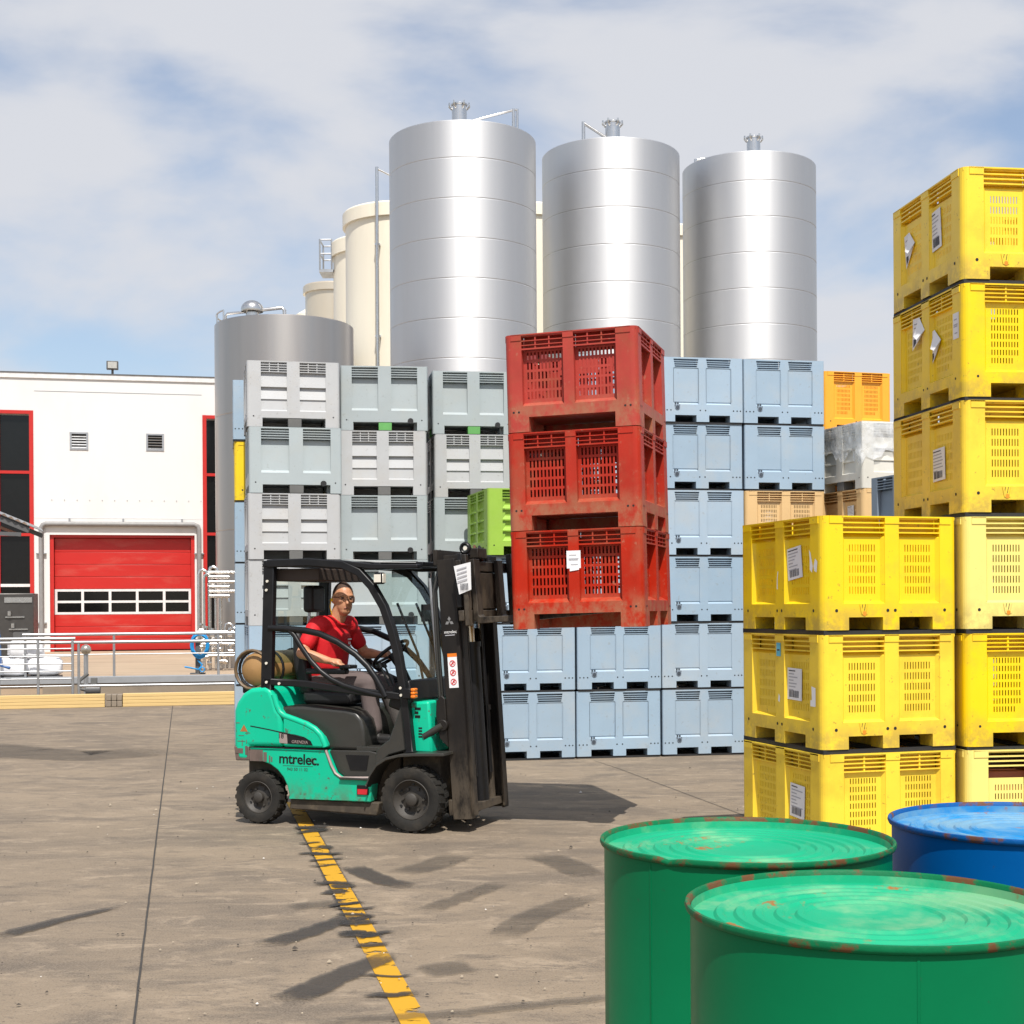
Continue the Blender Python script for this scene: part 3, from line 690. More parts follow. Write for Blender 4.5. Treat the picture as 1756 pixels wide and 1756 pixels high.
framepipe(t, [(-0.15, -0.9, Ht+0.30), (-0.85, -0.9, Ht+0.76)], 0.045); framepipe(t, [(-0.83, -0.9, Ht+0.05), (-0.83, -0.9, Ht+0.78)], 0.05); framepipe(t, [(-0.1, -0.9, Ht+0.22), (-1.5, -0.9, Ht-0.02)], 0.04)
t, Ht = tank('storage_tank', 7.27, 43.9, 2.0, 14.93, 0.0, m_steel, 'big stainless tank farthest from the cream silos', 'tank', GT, first=0.86)
hatch(t, Ht, 0.0, -0.9, 0.20, 0.58, 0.10)
framepipe(t, [(-0.15, -0.9, Ht+0.18), (-1.75, -0.9, Ht+0.0)], 0.04); framepipe(t, [(-0.15, -0.9, Ht+0.26), (-1.72, -0.9, Ht+0.07)], 0.03); framepipe(t, [(-1.72, -0.9, Ht-0.1), (-1.72, -0.9, Ht+0.09)], 0.05)
t, Ht = tank('mixing_tank', -5.62, 36.0, 1.71, 8.72, 0.30, m_steel2, 'short wide stainless tank with a domed vent behind the grey bins', 'tank', ring=2.8, first=2.3, cone=0.30)
q = MB(); q.cyl((-0.8, 0, Ht+0.12), (-0.8, 0, Ht+0.42), 0.16, n=16); dv = q.build('vent_neck', m_pipe, t, smooth=50)
q = MB(); q.lathe([(0.27, 0.0), (0.28, 0.05)] + [(0.28*math.cos(math.pi/2*i/6), 0.05 + 0.24*math.sin(math.pi/2*i/6)) for i in range(1, 6)] + [(0.02, 0.29)], 20, Matrix.Translation((-0.8, 0, Ht+0.40))); q.build('vent_dome', m_pipe, t, smooth=60)
framepipe(t, [(-0.55, 0, Ht+0.45), (-0.05, 0, Ht+0.50), (0.0, 0, Ht+0.44), (0.02, 0, Ht+0.1)], 0.045); framepipe(t, [(-1.0, 0, Ht+0.40), (-1.42, 0, Ht+0.36), (-1.47, 0, Ht+0.3), (-1.47, 0, Ht+0.02)], 0.035)
for th in (2.6, 2.9, 3.2, 3.5, 3.8):
    framepipe(t, [(1.66*math.cos(th), 1.66*math.sin(th), Ht), (1.66*math.cos(th), 1.66*math.sin(th), Ht+0.24)], 0.02, 'rail_post')
framepipe(t, [(1.66*math.cos(2.6+0.12*i), 1.66*math.sin(2.6+0.12*i), Ht+0.24) for i in range(11)], 0.02, 'roof_rail')
tank('mixing_tank', -7.1, 44.0, 1.85, 9.75, 0.30, m_steel, 'stainless tank mostly hidden behind the short wide tank', 'tank', ring=3)
GS = 'cream silos behind the tanks'
t, Ht = tank('silo', -3.41, 46.0, 1.80, 14.17, 0.0, m_cream, 'tallest cream silo with a thin mast, beside the nearest tank', 'silo', GS, ring=9.0, first=9.3, flange=0.42, cone=0.5, seam=0.02)
q = MB(); q.cyl((-0.62, -1.95, 0.0), (-0.62, -1.95, Ht+1.0), 0.05, n=8); q.cyl((-0.62, -1.95, Ht+0.95), (-0.2, -1.9, Ht+0.75), 0.03, n=8); q.build('mast_pipe', m_pipe, t, smooth=60)
for z in (4, 7, 10, 12.8):
    q = MB(); q.box((-0.70, -1.93, z), (-0.54, -1.70, z+0.06)); q.build('bracket', m_pipe, t)
t, Ht = tank('silo', -4.53, 52.0, 1.80, 14.75, 0.0, m_cream, 'cream silo with a small railed platform, second from the tall one', 'silo', GS, ring=9, first=9, flange=0.5, cone=0.5)
pf = MB(); pf.box((-2.25, -0.6, Ht-1.05), (-1.75, 0.4, Ht-0.95)); pf = pf.build('platform', m_galv, t)
for x, y in ((-2.22, -0.58), (-1.8, -0.58), (-2.22, 0.38), (-1.8, 0.38)):
    q = MB(); q.cyl((x, y, Ht-0.95), (x, y, Ht+0.12), 0.035, n=6); q.build('post', m_galv, pf)
for z in (Ht+0.1, Ht-0.4):
    q = MB(); q.tube([(-1.8, -0.58, z), (-2.22, -0.58, z), (-2.22, 0.38, z), (-1.8, 0.38, z)], 0.03, 6); q.build('rail', m_galv, pf)
tank('silo', -7.1, 58.0, 1.10, 14.6, 0.0, mat('silo_cream_metal', (0.62, 0.54, 0.42), 0.3, 0.5, vscale=0.5, var=0.04), 'narrow cream-steel silo next to the railed silo', 'silo', GS, ring=9, first=9, flange=0.3, cone=0.25)
tank('silo', -8.6, 64.0, 0.9, 14.7, 0.0, m_cream, 'lowest cream silo, only its domed tip above the short tank', 'silo', GS, ring=9, first=9, cone=0.5)
tank('silo', 0.53, 50.0, 1.90, 15.2, 0.0, m_cream, 'cream silo seen in the slit between the first two big tanks', 'silo', GS, ring=9, first=9, flange=0.4)
tank('silo', 5.95, 52.0, 1.0, 15.2, 0.0, m_cream, 'cream silo seen in the slit between the last two big tanks', 'silo', GS, ring=9, first=9, flange=0.4)
# ------------------------------------------------------------------ pallet bins
HB = 0.76
def side_T(side, L, D):
    """(u, depth inward, z) -> local point; u runs left to right seen from outside; returns map and face width"""
    if side == 'front': return (lambda u, d, z: (u - L/2, -D/2 + d, z)), L
    if side == 'right': return (lambda u, d, z: (L/2 - d, u - D/2, z)), D
    if side == 'back': return (lambda u, d, z: (L/2 - u, D/2 - d, z)), L
    return (lambda u, d, z: (-L/2 + d, D/2 - u, z)), D
def holed(mb, T, u0, u1, z0, z1, holes, d0=0.0, mi=0):
    us = sorted({u0, u1} | {h[0] for h in holes} | {h[1] for h in holes}); zs = sorted({z0, z1} | {h[2] for h in holes} | {h[3] for h in holes})
    idx = {}
    def V(u, z):
        k = (round(u, 5), round(z, 5))
        if k not in idx: idx[k] = len(mb.v); mb.v.append(T(u, d0, z))
        return idx[k]
    for a, b in zip(us[:-1], us[1:]):
        for c, d in zip(zs[:-1], zs[1:]):
            uc, zc = (a+b)/2, (c+d)/2
            if any(h[0] < uc < h[1] and h[2] < zc < h[3] for h in holes): continue
            mb.f.append((V(a, c), V(b, c), V(b, d), V(a, d))); mb.m.append(mi)
    for h in holes:
        a, b, c, d, e = h; e += d0
        mb.quad(T(a, d0, c), T(a, d0, d), T(a, e, d), T(a, e, c), mi); mb.quad(T(b, d0, d), T(b, d0, c), T(b, e, c), T(b, e, d), mi)
        mb.quad(T(a, d0, d), T(b, d0, d), T(b, e, d), T(a, e, d), mi)
        if c > z0 + 1e-4: mb.quad(T(b, d0, c), T(a, d0, c), T(a, e, c), T(b, e, c), mi)
def profile_panel(mb, T, u0, u1, prof, mi=0):
    for (d0, z0), (d1, z1) in zip(prof[:-1], prof[1:]):
        mb.quad(T(u0, d0, z0), T(u1, d0, z0), T(u1, d1, z1), T(u0, d1, z1), mi)
    # ends of the profile close against the recess sides
def tbox(mb, T, u0, u1, d0, d1, z0, z1, mi=0):
    vs = [T(u, d, z) for z in (z0, z1) for (u, d) in ((u0, d0), (u1, d0), (u1, d1), (u0, d1))]
    mb.add(vs, ((0,3,2,1),(4,5,6,7),(0,1,5,4),(1,2,6,5),(2,3,7,6),(3,0,4,7)), mi)

STY = {
 'smooth':  dict(cols=((.155,.455),(.55,.85)), rz=(.222,.742), opens=((.17,.43),(.583,.838)), oz=.100, run=.024, foot=None, slats=4, lz=.645, vb=0, rd=.05, r=.02),
 'slatted': dict(cols=((.15,.43),(.567,.85)), rz=(.186,.748), opens=((.165,.44),(.585,.845)), oz=.108, run=.004, foot=True, slats=4, lz=.636, vb=2, rd=.06, r=.03),
 'panelled':dict(cols=((.13,.43),(.58,.88)), rz=(.236,.745), opens=((.145,.435),(.585,.875)), oz=.102, run=.004, foot=True, slats=4, lz=.632, vb=0, rd=.075, r=.025),
 'slotted': dict(cols=((.15,.455),(.56,.865)), rz=(.200,.748), opens=((.19,.44),(.56,.81)), oz=.112, run=.030, foot=None, slats=3, lz=.655, vb=0, rd=.06, r=.05),
 'slotted2':dict(cols=((.15,.455),(.56,.865)), rz=(.185,.750), opens=((.19,.44),(.56,.81)), oz=.112, run=.022, foot=None, slats=4, lz=.645, vb=1, rd=.05, r=.05),
 'open':    dict(cols=((.13,.445),(.525,.84)), rz=(.205,.742), opens=((.175,.825),), oz=.120, run=.006, foot=None, slats=3, lz=.640, vb=2, rd=.07, r=.05),
 'ribbed':  dict(cols=((.17,.46),(.54,.83)), rz=(.17,.745), opens=((.18,.44),(.56,.82)), oz=.115, run=.018, foot=None, slats=3, lz=.655, vb=2, rd=.05, r=.04),
}
def bin_proto(style, L, D, m, parts=('front',), foot_mat=None, lib={}, drain=True, broken=False):
    S = STY[style]; root = empty('pallet_bin')
    r = S['r']; z0 = S['run']; sh = MB(); obs = []
    for side in ('front', 'right', 'back', 'left'):
        T, W = side_T(side, L, D)
        opens = S['opens']
        if style == 'open' and side in ('left', 'right'): opens = ((.17, .45), (.55, .83))
        cols = [(a*W, b*W) for a, b in S['cols']]
        holes = [(a, b, S['rz'][0], S['rz'][1], S['rd']) for a, b in cols] + [(a*W, b*W, z0, S['oz'], 0.15) for a, b in opens]
        if S['foot']:
            a, b = opens[0][1]*W, opens[1][0]*W
            holes = holes[:2] + [(opens[0][0]*W, opens[1][1]*W, z0, S['oz'], 0.15)]
            tgt = sh if side not in parts else MB()
            fm = MB(); tbox(fm, T, a, b, 0.004, 0.14, z0, S['oz'] - 0.002); fo = fm.build('foot', foot_mat or m_footgrey, root, bevel=0.004) if side in parts else None
            if side not in parts: sh.v, sh.f, sh.m = sh.v, sh.f, sh.m; tbox(sh, T, a, b, 0.004, 0.14, z0, S['oz']-0.002)
        holed(sh, T, r, W - r, z0, HB, holes)
        # rim lip
        if style in ('slotted', 'slotted2', 'open'):
            for a, b in ((r, cols[0][0]), (cols[0][1], cols[1][0]), (cols[1][1], W - r)): tbox(sh, T, a, b, -0.005, 0.02, HB-0.048, HB-0.002)
            tbox(sh, T, r, W-r, -0.005, 0.015, HB-0.010, HB)
        for ci, (a, b) in enumerate(cols):
            mb = sh if side not in parts else MB()
            zr0, zr1 = S['rz']; lz = S['lz']
            if style == 'smooth':
                profile_panel(mb, T, a, b, [(0.0, zr0), (0.020, zr0+0.020), (0.012, zr0+0.03), (0.008, lz-0.012), (0.004, lz-0.006), (0.05, lz)])
                if side == 'front':
                    for uu in (a, b): tbox(mb, T, uu-0.004, uu+0.004, 0.0, 0.012, zr0+0.022, lz-0.01)
            elif style == 'slatted':
                profile_panel(mb, T, a, b, [(0.0, zr0), (0.020, zr0+0.014), (0.030, .318), (0.016, .324), (0.046, .457), (0.012, .464), (0.036, lz-0.006), (0.058, lz)])
            elif style == 'panelled':
                profile_panel(mb, T, a, b, [(0.0, zr0), (0.034, zr0+0.030), (0.050, lz-0.02), (0.072, lz)])
                if side in parts:
                    for k in range(7): tbox(mb, T, a + (b-a)*(0.08+0.13*k), a + (b-a)*(0.08+0.13*k) + 0.012, -0.001, 0.0, zr0-0.012, zr0-0.004)
            elif style in ('slotted', 'slotted2'):
                nr = 5 if style == 'slotted' else 7
                zt = lz - 0.03 if style == 'slotted' else lz - 0.002
                brk = broken and side == 'front' and ci == 0
                if brk: zt = .575
                pz0 = zr0 + 0.016; w = b - a
                su0, su1 = a + 0.17*w, b - 0.17*w; nc = 10; pit = (su1 - su0)/nc; sw = 0.0072
                zz0, zz1 = pz0 + 0.035, zt - 0.035; rp = (zz1 - zz0)/nr
                hs = [(su0 + pit*(i+.5) - sw/2, su0 + pit*(i+.5) + sw/2, zz0 + rp*j + rp*0.16, zz0 + rp*(j+1) - rp*0.16, 0.006) for i in range(nc) for j in range(nr)]
                if style == 'slotted2': hs = [h for h in hs if not (h[2] < zz0 + rp*0.5 and h[0] > su1 - 2.2*pit)]
                holed(mb, T, a + 0.02, b - (0.045 if brk else 0.02), pz0, zt, [h for h in hs if not brk or h[1] < b - 0.05], d0=0.026)
                mb.quad(T(a, 0.0, zr0), T(b, 0.0, zr0), T(b - 0.02, 0.026, pz0), T(a + 0.02, 0.026, pz0))
                for (ua, ub) in ((a, a + 0.02), (b, b - 0.02)):
                    mb.quad(T(ua, 0.004, zr0), T(ub, 0.026, pz0), T(ub, 0.026, zt), T(ua, 0.004, zt))
                if style == 'slotted' and not brk:
                    mb.quad(T(a + 0.02, 0.026, zt), T(b - 0.02, 0.026, zt), T(b - 0.01, 0.058, lz), T(a + 0.01, 0.058, lz))
                    mb.quad(T(a, 0.004, zt), T(a + 0.02, 0.026, zt), T(a + 0.01, 0.058, lz), T(a, 0.058, lz)); mb.quad(T(b, 0.004, zt), T(b - 0.02, 0.026, zt), T(b - 0.01, 0.058, lz), T(b, 0.058, lz))
            elif style == 'open':
                nr, nc = 5, 10; w = b - a; su0, su1 = a + 0.06*w, b - 0.06*w; pit = (su1-su0)/nc; sw = pit*0.50
                zz0, zz1 = zr0 + 0.05, lz - 0.005; rp = (zz1-zz0)/nr
                hs = [(su0 + pit*(i+.5) - sw/2, su0 + pit*(i+.5) + sw/2, zz0 + rp*j + rp*0.13, zz0 + rp*(j+1) - rp*0.13, 0.006) for i in range(nc) for j in range(nr)]
                holed(mb, T, a, b, zr0 + 0.03, lz, hs, d0=0.055)
                profile_panel(mb, T, a, b, [(0.0, zr0), (0.02, zr0 + 0.01), (0.055, zr0 + 0.03)])
            elif style == 'ribbed':
                hh = (lz - zr0)/4
                for kx in range(4):
                    zb = zr0 + hh*kx
                    mb.quad(T(a, 0.0, zb+0.004), T(b, 0.0, zb+0.004), T(b-0.03, 0.036, zb+0.045), T(a+0.03, 0.036, zb+0.045))
                    mb.quad(T(a+0.03, 0.036, zb+0.045), T(b-0.03, 0.036, zb+0.045), T(b-0.05, 0.03, zb+hh-0.01), T(a+0.05, 0.03, zb+hh-0.01))
                    mb.quad(T(a, 0.0, zb+0.004), T(a+0.03, 0.036, zb+0.045), T(a+0.05, 0.03, zb+hh-0.01), T(a, 0.03, zb+hh-0.01)); mb.quad(T(b, 0.0, zb+0.004), T(b-0.03, 0.036, zb+0.045), T(b-0.05, 0.03, zb+hh-0.01), T(b, 0.03, zb+hh-0.01))
                    tbox(mb, T, a, b, 0.0, 0.036, zb+hh-0.008, zb+hh)
            # closed back of the louvre recess, added to block light from behind
            if not (broken and side == 'front' and ci == 0):
                bd = S['rd'] + (0.03 if 'slotted' not in style else 0.012); tb = mb if side in parts else sh
                tb.quad(T(a-.004, bd, lz-.03), T(b+.004, bd, lz-.03), T(b+.004, bd, zr1+.01), T(a-.004, bd, zr1+.01)); tb.quad(T(a-.004, bd, zr1+.004), T(b+.004, bd, zr1+.004), T(b+.004, S['rd']-.004, zr1+.004), T(a-.004, S['rd']-.004, zr1+.004)); tb.quad(T(a-.004, bd, lz-.004), T(b+.004, bd, lz-.004), T(b+.004, S['rd']-.012, lz-.004), T(a-.004, S['rd']-.012, lz-.004))
            # louvre bars over the upper opening
            gb = sh if side not in parts else MB()
            ns = S['slats']; hgt = zr1 - lz; p = hgt/ns; bt = 0.30 if style not in ('open', 'ribbed') else 0.20
            tp = 0.016 if style == 'smooth' else 0.0
            for k in range(ns + (1 if style in ('open',) else 0)):
                zb = lz + p*k
                if style == 'open' and k == 0: tbox(gb, T, a, b, 0.0, 0.014, lz-0.002, lz + 0.010); continue
                tbox(gb, T, a + tp*(1-k/ns), b - tp*(1-k/ns), 0.002, 0.030, zb - p*bt*0.5, zb + p*bt*0.5)
            for k in range(S['vb']):
                uu = a + (b-a)*(k+1)/(S['vb']+1); tbox(gb, T, uu-0.005, uu+0.005, 0.006, 0.02, lz, zr1)
            if style == 'smooth':
                for (uu, sg) in ((a, 1), (b, -1)):
                    gb.add([T(uu, 0.001, lz-0.004), T(uu + sg*0.018, 0.001, lz-0.004), T(uu, 0.001, zr1)], ((0, 1, 2),))
            if side in parts: mb.build('panel', m, root, smooth=30); gb.build('grille', m, root)
        # bolt holes low on the corner posts
        if side in parts:
            bh = MB()
            if style == 'smooth': hu = [.03, .075, .12, .475, .54, .88, .925, .965]; hz = .155
            elif style in ('slotted', 'slotted2'): hu = [.10, .475, .53, .90]; hz = .155
            elif style == 'open': hu = [.06, .10, .90, .94]; hz = .16
            else: hu = [.07, .93]; hz = .125
            for h in hu:
                c = h*W; rr = 0.0085 if style != 'slotted' else 0.011
                bh.add([T(c, -0.0015, hz)] + [T(c + rr*math.cos(t*math.pi/4), -0.0015, hz + rr*math.sin(t*math.pi/4)) for t in range(8)], [(0, i+1, (i+1) % 8 + 1) for i in range(8)])
            bh.build('bolt_hole', m_hole, root)
    # rounded corner posts
    for cx, cy, a0 in ((L/2-r, -D/2+r, -90), (L/2-r, D/2-r, 0), (-L/2+r, D/2-r, 90), (-L/2+r, -D/2+r, 180)):
        pts = [(cx + r*math.cos(R(a0 + 18*i)), cy + r*math.sin(R(a0 + 18*i))) for i in range(6)]
        for (p, q) in zip(pts[:-1], pts[1:]): sh.quad((*p, z0), (*q, z0), (*q, HB), (*p, HB))
    # floor, underside, inner rim
    sh.quad((-L/2+.03, -D/2+.03, .14), (L/2-.03, -D/2+.03, .14), (L/2-.03, D/2-.03, .14), (-L/2+.03, D/2-.03, .14))
    sh.quad((-L/2+.02, -D/2+.02, S['oz']+.004), (L/2-.02, -D/2+.02, S['oz']+.004), (L/2-.02, D/2-.02, S['oz']+.004), (-L/2+.02, D/2-.02, S['oz']+.004))
    if style == 'open': sh.box((-L/2+.16, -.012, z0), (L/2-.16, .012, S['oz']))  # centre bearers added so no light shows through the fork pockets
    else: sh.box((-L/2+.16, -.012, z0), (L/2-.16, .012, S['oz'])); sh.box((-.012, -D/2+.16, z0), (.012, D/2-.16, S['oz']))
    i_ = 0.045
    for (x0, y0, x1, y1) in ((-L/2+.012, -D/2+.012, L/2-.012, -D/2+i_), (-L/2+.012, D/2-i_, L/2-.012, D/2-.012), (-L/2+.012, -D/2+i_, -L/2+i_, D/2-i_), (L/2-i_, -D/2+i_, L/2-.012, D/2-i_)):
        sh.box((x0, y0, HB-.02), (x1, y1, HB-.001))
    sh.build('shell', m, root, smooth=35)
    # runners
    if z0 > 0.01:
        for x0, x1 in ((-L/2+.012, -L/2+.19*L), (-.06*L, .06*L), (L/2-.19*L, L/2-.012)):
            q = MB(); q.box((x0, -D/2+.008, 0), (x1, D/2-.008, z0)); q.build('runner', m_runner, root)
        q = MB(); q.box((-L/2+.014, -D/2+.010, .001), (L/2-.014, -D/2+.05, z0-.004)); q.build('runner', m_runner, root)
    # drain fitting
    if drain and 'front' in parts:
        T, W = side_T('front', L, D); q = MB()
        if style == 'smooth':
            c = .20*W; zc = .188
            for rr, dd in ((.030, -.006), (.021, -.010)):
                k = len(q.v); q.add([T(c, dd, zc)] + [T(c + rr*math.cos(t*math.pi/8), dd, zc + rr*math.sin(t*math.pi/8)) for t in range(16)], [(0, i+1, (i+1) % 16 + 1) for i in range(16)], 0 if rr > .025 else 1)
                q.add([T(c + rr*math.cos(t*math.pi/8), d_, zc + rr*math.sin(t*math.pi/8)) for d_ in (dd, .002) for t in range(16)], [(i, (i+1) % 16, (i+1) % 16 + 16, i+16) for i in range(16)], 0 if rr > .025 else 1)
            for e in (-.034, -.006): tbox(q, T, c + e, c + e + .020, -.003, .002, zc + .036, zc + .056, 1)
            for e in (-.034, .018): tbox(q, T, c + e, c + e + .012, -.003, .002, zc + .010, zc + .030, 1)
            q.build('drain_valve', [mat_or('drain_grey', (0.20, 0.25, 0.31), 0.45), mat_or('drain_dark', (0.055, 0.07, 0.09), 0.5)], root)
        elif style == 'slotted':
            a, b = [v*W for v in S['cols'][0]]; c = (a+b)/2
            for e in (-.03, .03): q.add([T(c+e-.006, -.004, .2), T(c+e+.006, -.004, .2), T(c+e*.55+.005, -.004, .13), T(c+e*.55-.005, -.004, .13)], ((0, 1, 2, 3),))
            for e in (-.022, -.002, .018): q.add([T(c+e, -.002, .155), T(c+e+.004, -.002, .155), T(c+e+.012, -.002, .195), T(c+e+.008, -.002, .195)], ((0, 1, 2, 3),), 1)
            rr = .015; q.add([T(c, -.003, .135)] + [T(c + rr*math.cos(t*math.pi/6), -.003, .135 + rr*math.sin(t*math.pi/6)) for t in range(12)], [(0, i+1, (i+1) % 12 + 1) for i in range(12)], 2)
            q.build('drain_spout', [m, m_hole, mat_or('plug_orange', (0.72, 0.26, 0.02), 0.4)], root)
        elif style == 'panelled':
            c = .80*W; rr = .032; q.add([T(c, -.012, .118)] + [T(c + rr*math.cos(t*math.pi/8), -.012, .118 + rr*math.sin(t*math.pi/8)) for t in range(16)], [(0, i+1, (i+1) % 16 + 1) for i in range(16)])
            q.add([T(c + rr*math.cos(t*math.pi/8), d_, .118 + rr*math.sin(t*math.pi/8)) for d_ in (-.012, .01) for t in range(16)], [(i, (i+1) % 16, (i+1) % 16 + 16, i+16) for i in range(16)])
            q.build('drain_plug', m_runner, root)
    return root
def mat_or(n, *a, **k): return MATS.get(n) or mat(n, *a, **k)

def label_sticker(root, side, L, D, uc, zc, w, h, tilt=0.0, d=0.0, kind='bar', fold=0.0, seed=0):
    T, W = side_T(side, L, D); rnd = random.Random(seed); ca, sa = math.cos(tilt), math.sin(tilt)
    def Q(a, b, dd): return T(uc + a*ca - b*sa, d + dd, zc + a*sa + b*ca)
    q = MB()
    if fold:
        q.add([Q(-w/2, -h/2, -.003), Q(w/2, h*0.05, -.003), Q(0.05*w, h/2, -.004), Q(-w/2, h/2, -.003)], ((0, 1, 2, 3),))
        q.add([Q(w/2, h*0.05, -.004), Q(0.05*w, h/2, -.005), Q(0.02*w, -h*0.1, -.045), Q(0.35*w, -h*0.25, -.05)], ((0, 1, 2, 3),))
    else:
        q.add([Q(-w/2, -h/2, -.003), Q(w/2, -h/2, -.003), Q(w/2, h/2, -.003), Q(-w/2, h/2, -.003)], ((0, 1, 2, 3),))
        q.add([Q(-w/2, -h/2, -.0005), Q(w/2, -h/2, -.0005), Q(w/2, h/2, -.0005), Q(-w/2, h/2, -.0005)], ((0, 1, 2, 3),))
    o = q.build('label', m_paper if kind != 'cyan' else m_cyan, root)
    p = MB(); dd = -.0042
    if kind == 'bar' and not fold:
        for i in range(7):
            b0 = h*(.42 - .10*i); e = rnd.uniform(-.1, .38)
            p.add([Q(-w*.40, b0 - h*.022, dd), Q(w*e, b0 - h*.022, dd), Q(w*e, b0 + h*.012, dd), Q(-w*.40, b0 + h*.012, dd)], ((0, 1, 2, 3),), 1 if i else 0)
        a = -w*.36
        while a < w*.28:
            ww = rnd.choice((.018, .03, .045))*w; p.add([Q(a, -h*.42, dd), Q(a+ww, -h*.42, dd), Q(a+ww, -h*.20, dd), Q(a, -h*.20, dd)], ((0, 1, 2, 3),)); a += ww + rnd.choice((.015, .03))*w
    elif kind == 'lines':
        for b0, e0, e1 in ((.25, -.3, .2), (.05, -.35, .35), (-.02, -.35, .30), (-.28, -.2, .3)):
            p.add([Q(w*e0, h*b0 - h*.03, dd), Q(w*e1, h*b0 - h*.03, dd), Q(w*e1, h*b0 + h*.02, dd), Q(w*e0, h*b0 + h*.02, dd)], ((0, 1, 2, 3),), 1)
    elif fold:
        for b0 in (.3, .18, .06): p.add([Q(-w*.4, h*b0, dd), Q(-w*.05, h*b0, dd), Q(-w*.05, h*b0 + h*.04, dd), Q(-w*.4, h*b0 + h*.04, dd)], ((0, 1, 2, 3),), 1)
        p.add([Q(-w*.42, -h*.40, dd), Q(-w*.2, -h*.28, dd), Q(-w*.2, -h*.15, dd), Q(-w*.42, -h*.15, dd)], ((0, 1, 2, 3),))
    elif kind == 'cyan':
        p.add([Q(-w*.3, -h*.1, dd), Q(w*.3, -h*.1, dd), Q(w*.3, h*.02, dd), Q(-w*.3, h*.02, dd)], ((0, 1, 2, 3),))
    if p.v: p.build('print', [m_print, m_printg], o)
    return o

ROW = ('bottom', 'second', 'third', 'fourth', 'fifth', 'top', 'seventh')
USED = {}
def place(proto, cx, cy, yaw, row, label, group, L, D, dx=0.0, dy=0.0, dyaw=0.0, z=None, pitch=HB):
    """front left corner at cx, cy"""
    if proto.name not in USED: o = proto; USED[proto.name] = o
    else: o = copy_tree(proto)
    c, s = math.cos(yaw), math.sin(yaw)
    o.location = (cx + c*(L/2 + dx) - s*(D/2 + dy), cy + s*(L/2 + dx) + c*(D/2 + dy), row*pitch if z is None else z)
    o.rotation_euler = (0, 0, yaw + dyaw)
    tag(o, label, 'bin', group)
    return o

P_blue = bin_proto('smooth', 0.985, 1.18, m_blue, ('front',))
P_slat = bin_proto('slatted', 0.985, 1.0, m_grey, ('front', 'left'))
P_pale = bin_proto('panelled', 0.985, 1.0, m_pale, ('front', 'left'))
P_palg = bin_proto('panelled', 0.985, 1.0, m_pale, ('front', 'left'), foot_mat=m_footgreen)
P_tan = bin_proto('slotted2', 0.985, 1.18, m_tan, ('front', 'left'))
P_orange = bin_proto('slotted2', 0.92, 1.18, m_orange, ('front', 'left'))
P_green = bin_proto('ribbed', 0.985, 1.18, m_green, ('front', 'left'))
P_slate = bin_proto('panelled', 1.18, 0.985, m_slate, ('front', 'left'))
P_white = bin_proto('slatted', 0.985, 0.985, m_white, ('front', 'left'))
P_y1 = bin_proto('slotted', 0.985, 1.18, m_yel, ('front', 'left'))
P_y2 = bin_proto('slotted2', 0.985, 1.18, m_yel, ('front', 'left'))
P_yp = bin_proto('slotted', 0.985, 1.18, m_yelp, ('front', 'left'))
P_ybr = bin_proto('slotted', 0.985, 1.18, m_yelp, ('front', 'left'), broken=True)
P_red = bin_proto('open', 1.0, 1.15, m_red, ('front', 'right', 'back', 'left'))
note_kids()

rj = random.Random(3)
J = lambda a=0.008: rj.uniform(-a, a)
# light blue wall
BX, BYY, BYAW = 0.719, 16.29, 0.189
bc, bs = math.cos(BYAW), math.sin(BYAW)
def bcorner(u): return BX + u*bc, BYY + u*bs
GB = 'light blue bins stacked in the rear wall'
COLN = {-1: 'of the column just beside the forklift mast', 0: 'of the column behind the raised red bins', 1: 'of the column just right of the raised red bins', 2: 'of the last blue column behind the yellow stack'}
for u in (-1, 0, 1, 2):
    for row in range(6):
        if u == -1 and row > 2: continue
        x, y = bcorner(u)
        if u == 2 and row == 3:
            place(P_tan, x, y, BYAW, row, 'tan slotted bin between blue bins, just above the low yellow stack', 'tan bins', .985, 1.18, .0075 + J(.004), J(.005)); continue
        place(P_blue, x, y, BYAW, row, f'light blue bin, {ROW[row]} {COLN[u]}', GB, .985, 1.18, .0075 + J(.006), J(.014), J(.006))
x, y = bcorner(-1)
place(P_green, x, y, BYAW + 0.04, 3, 'lime green ribbed bin on top of the blue column behind the mast', None, .985, 1.18, -0.01, -0.05)
# grey columns
GG = 'grey bins stacked in the rear wall'
for name, cx, cy, yaw, kinds in (('left-hand grey column', -3.002, 16.526, .222, ('B', 'B', 'S', 'S', 'P', 'S')), ('middle grey column', -1.982, 16.928, .126, ('B', 'B', 'P', 'P', 'S', 'G')), ('grey column beside the green bin', -0.93, 17.35, .150, ('B', 'B', 'P', 'P', 'S', 'G'))):
    for row, kk in enumerate(kinds):
        p = {'B': P_blue, 'S': P_slat, 'P': P_pale, 'G': P_palg}[kk]
        d = {'B': 'light blue smooth bin', 'S': 'light grey bin with slatted panels', 'P': 'pale grey bin with plain recessed panels', 'G': 'pale grey bin with green middle foot'}[kk]
        place(p, cx, cy, yaw, row, f'{d}, {ROW[row]} in the {name}', GG, .985, 1.0 if kk != 'B' else 1.18, J(.010) + (.035 if cx < -2.5 else 0), J(.012), J(.006)).scale = (1.075 if cx < -2.5 else 1.04 if cx < -1.5 else 1.0, 1, 1)
# second rank behind the left-hand column, only its edge shows
for row in range(6):
    p = P_y1 if row == 4 else P_blue
    place(p, -3.44, 17.95, .193, row, ('yellow bin' if row == 4 else 'light blue bin') + f', {ROW[row]} in the rank behind the tall grey bins', 'rear rank of bins', .985, 1.18, J(.01), J(.01))
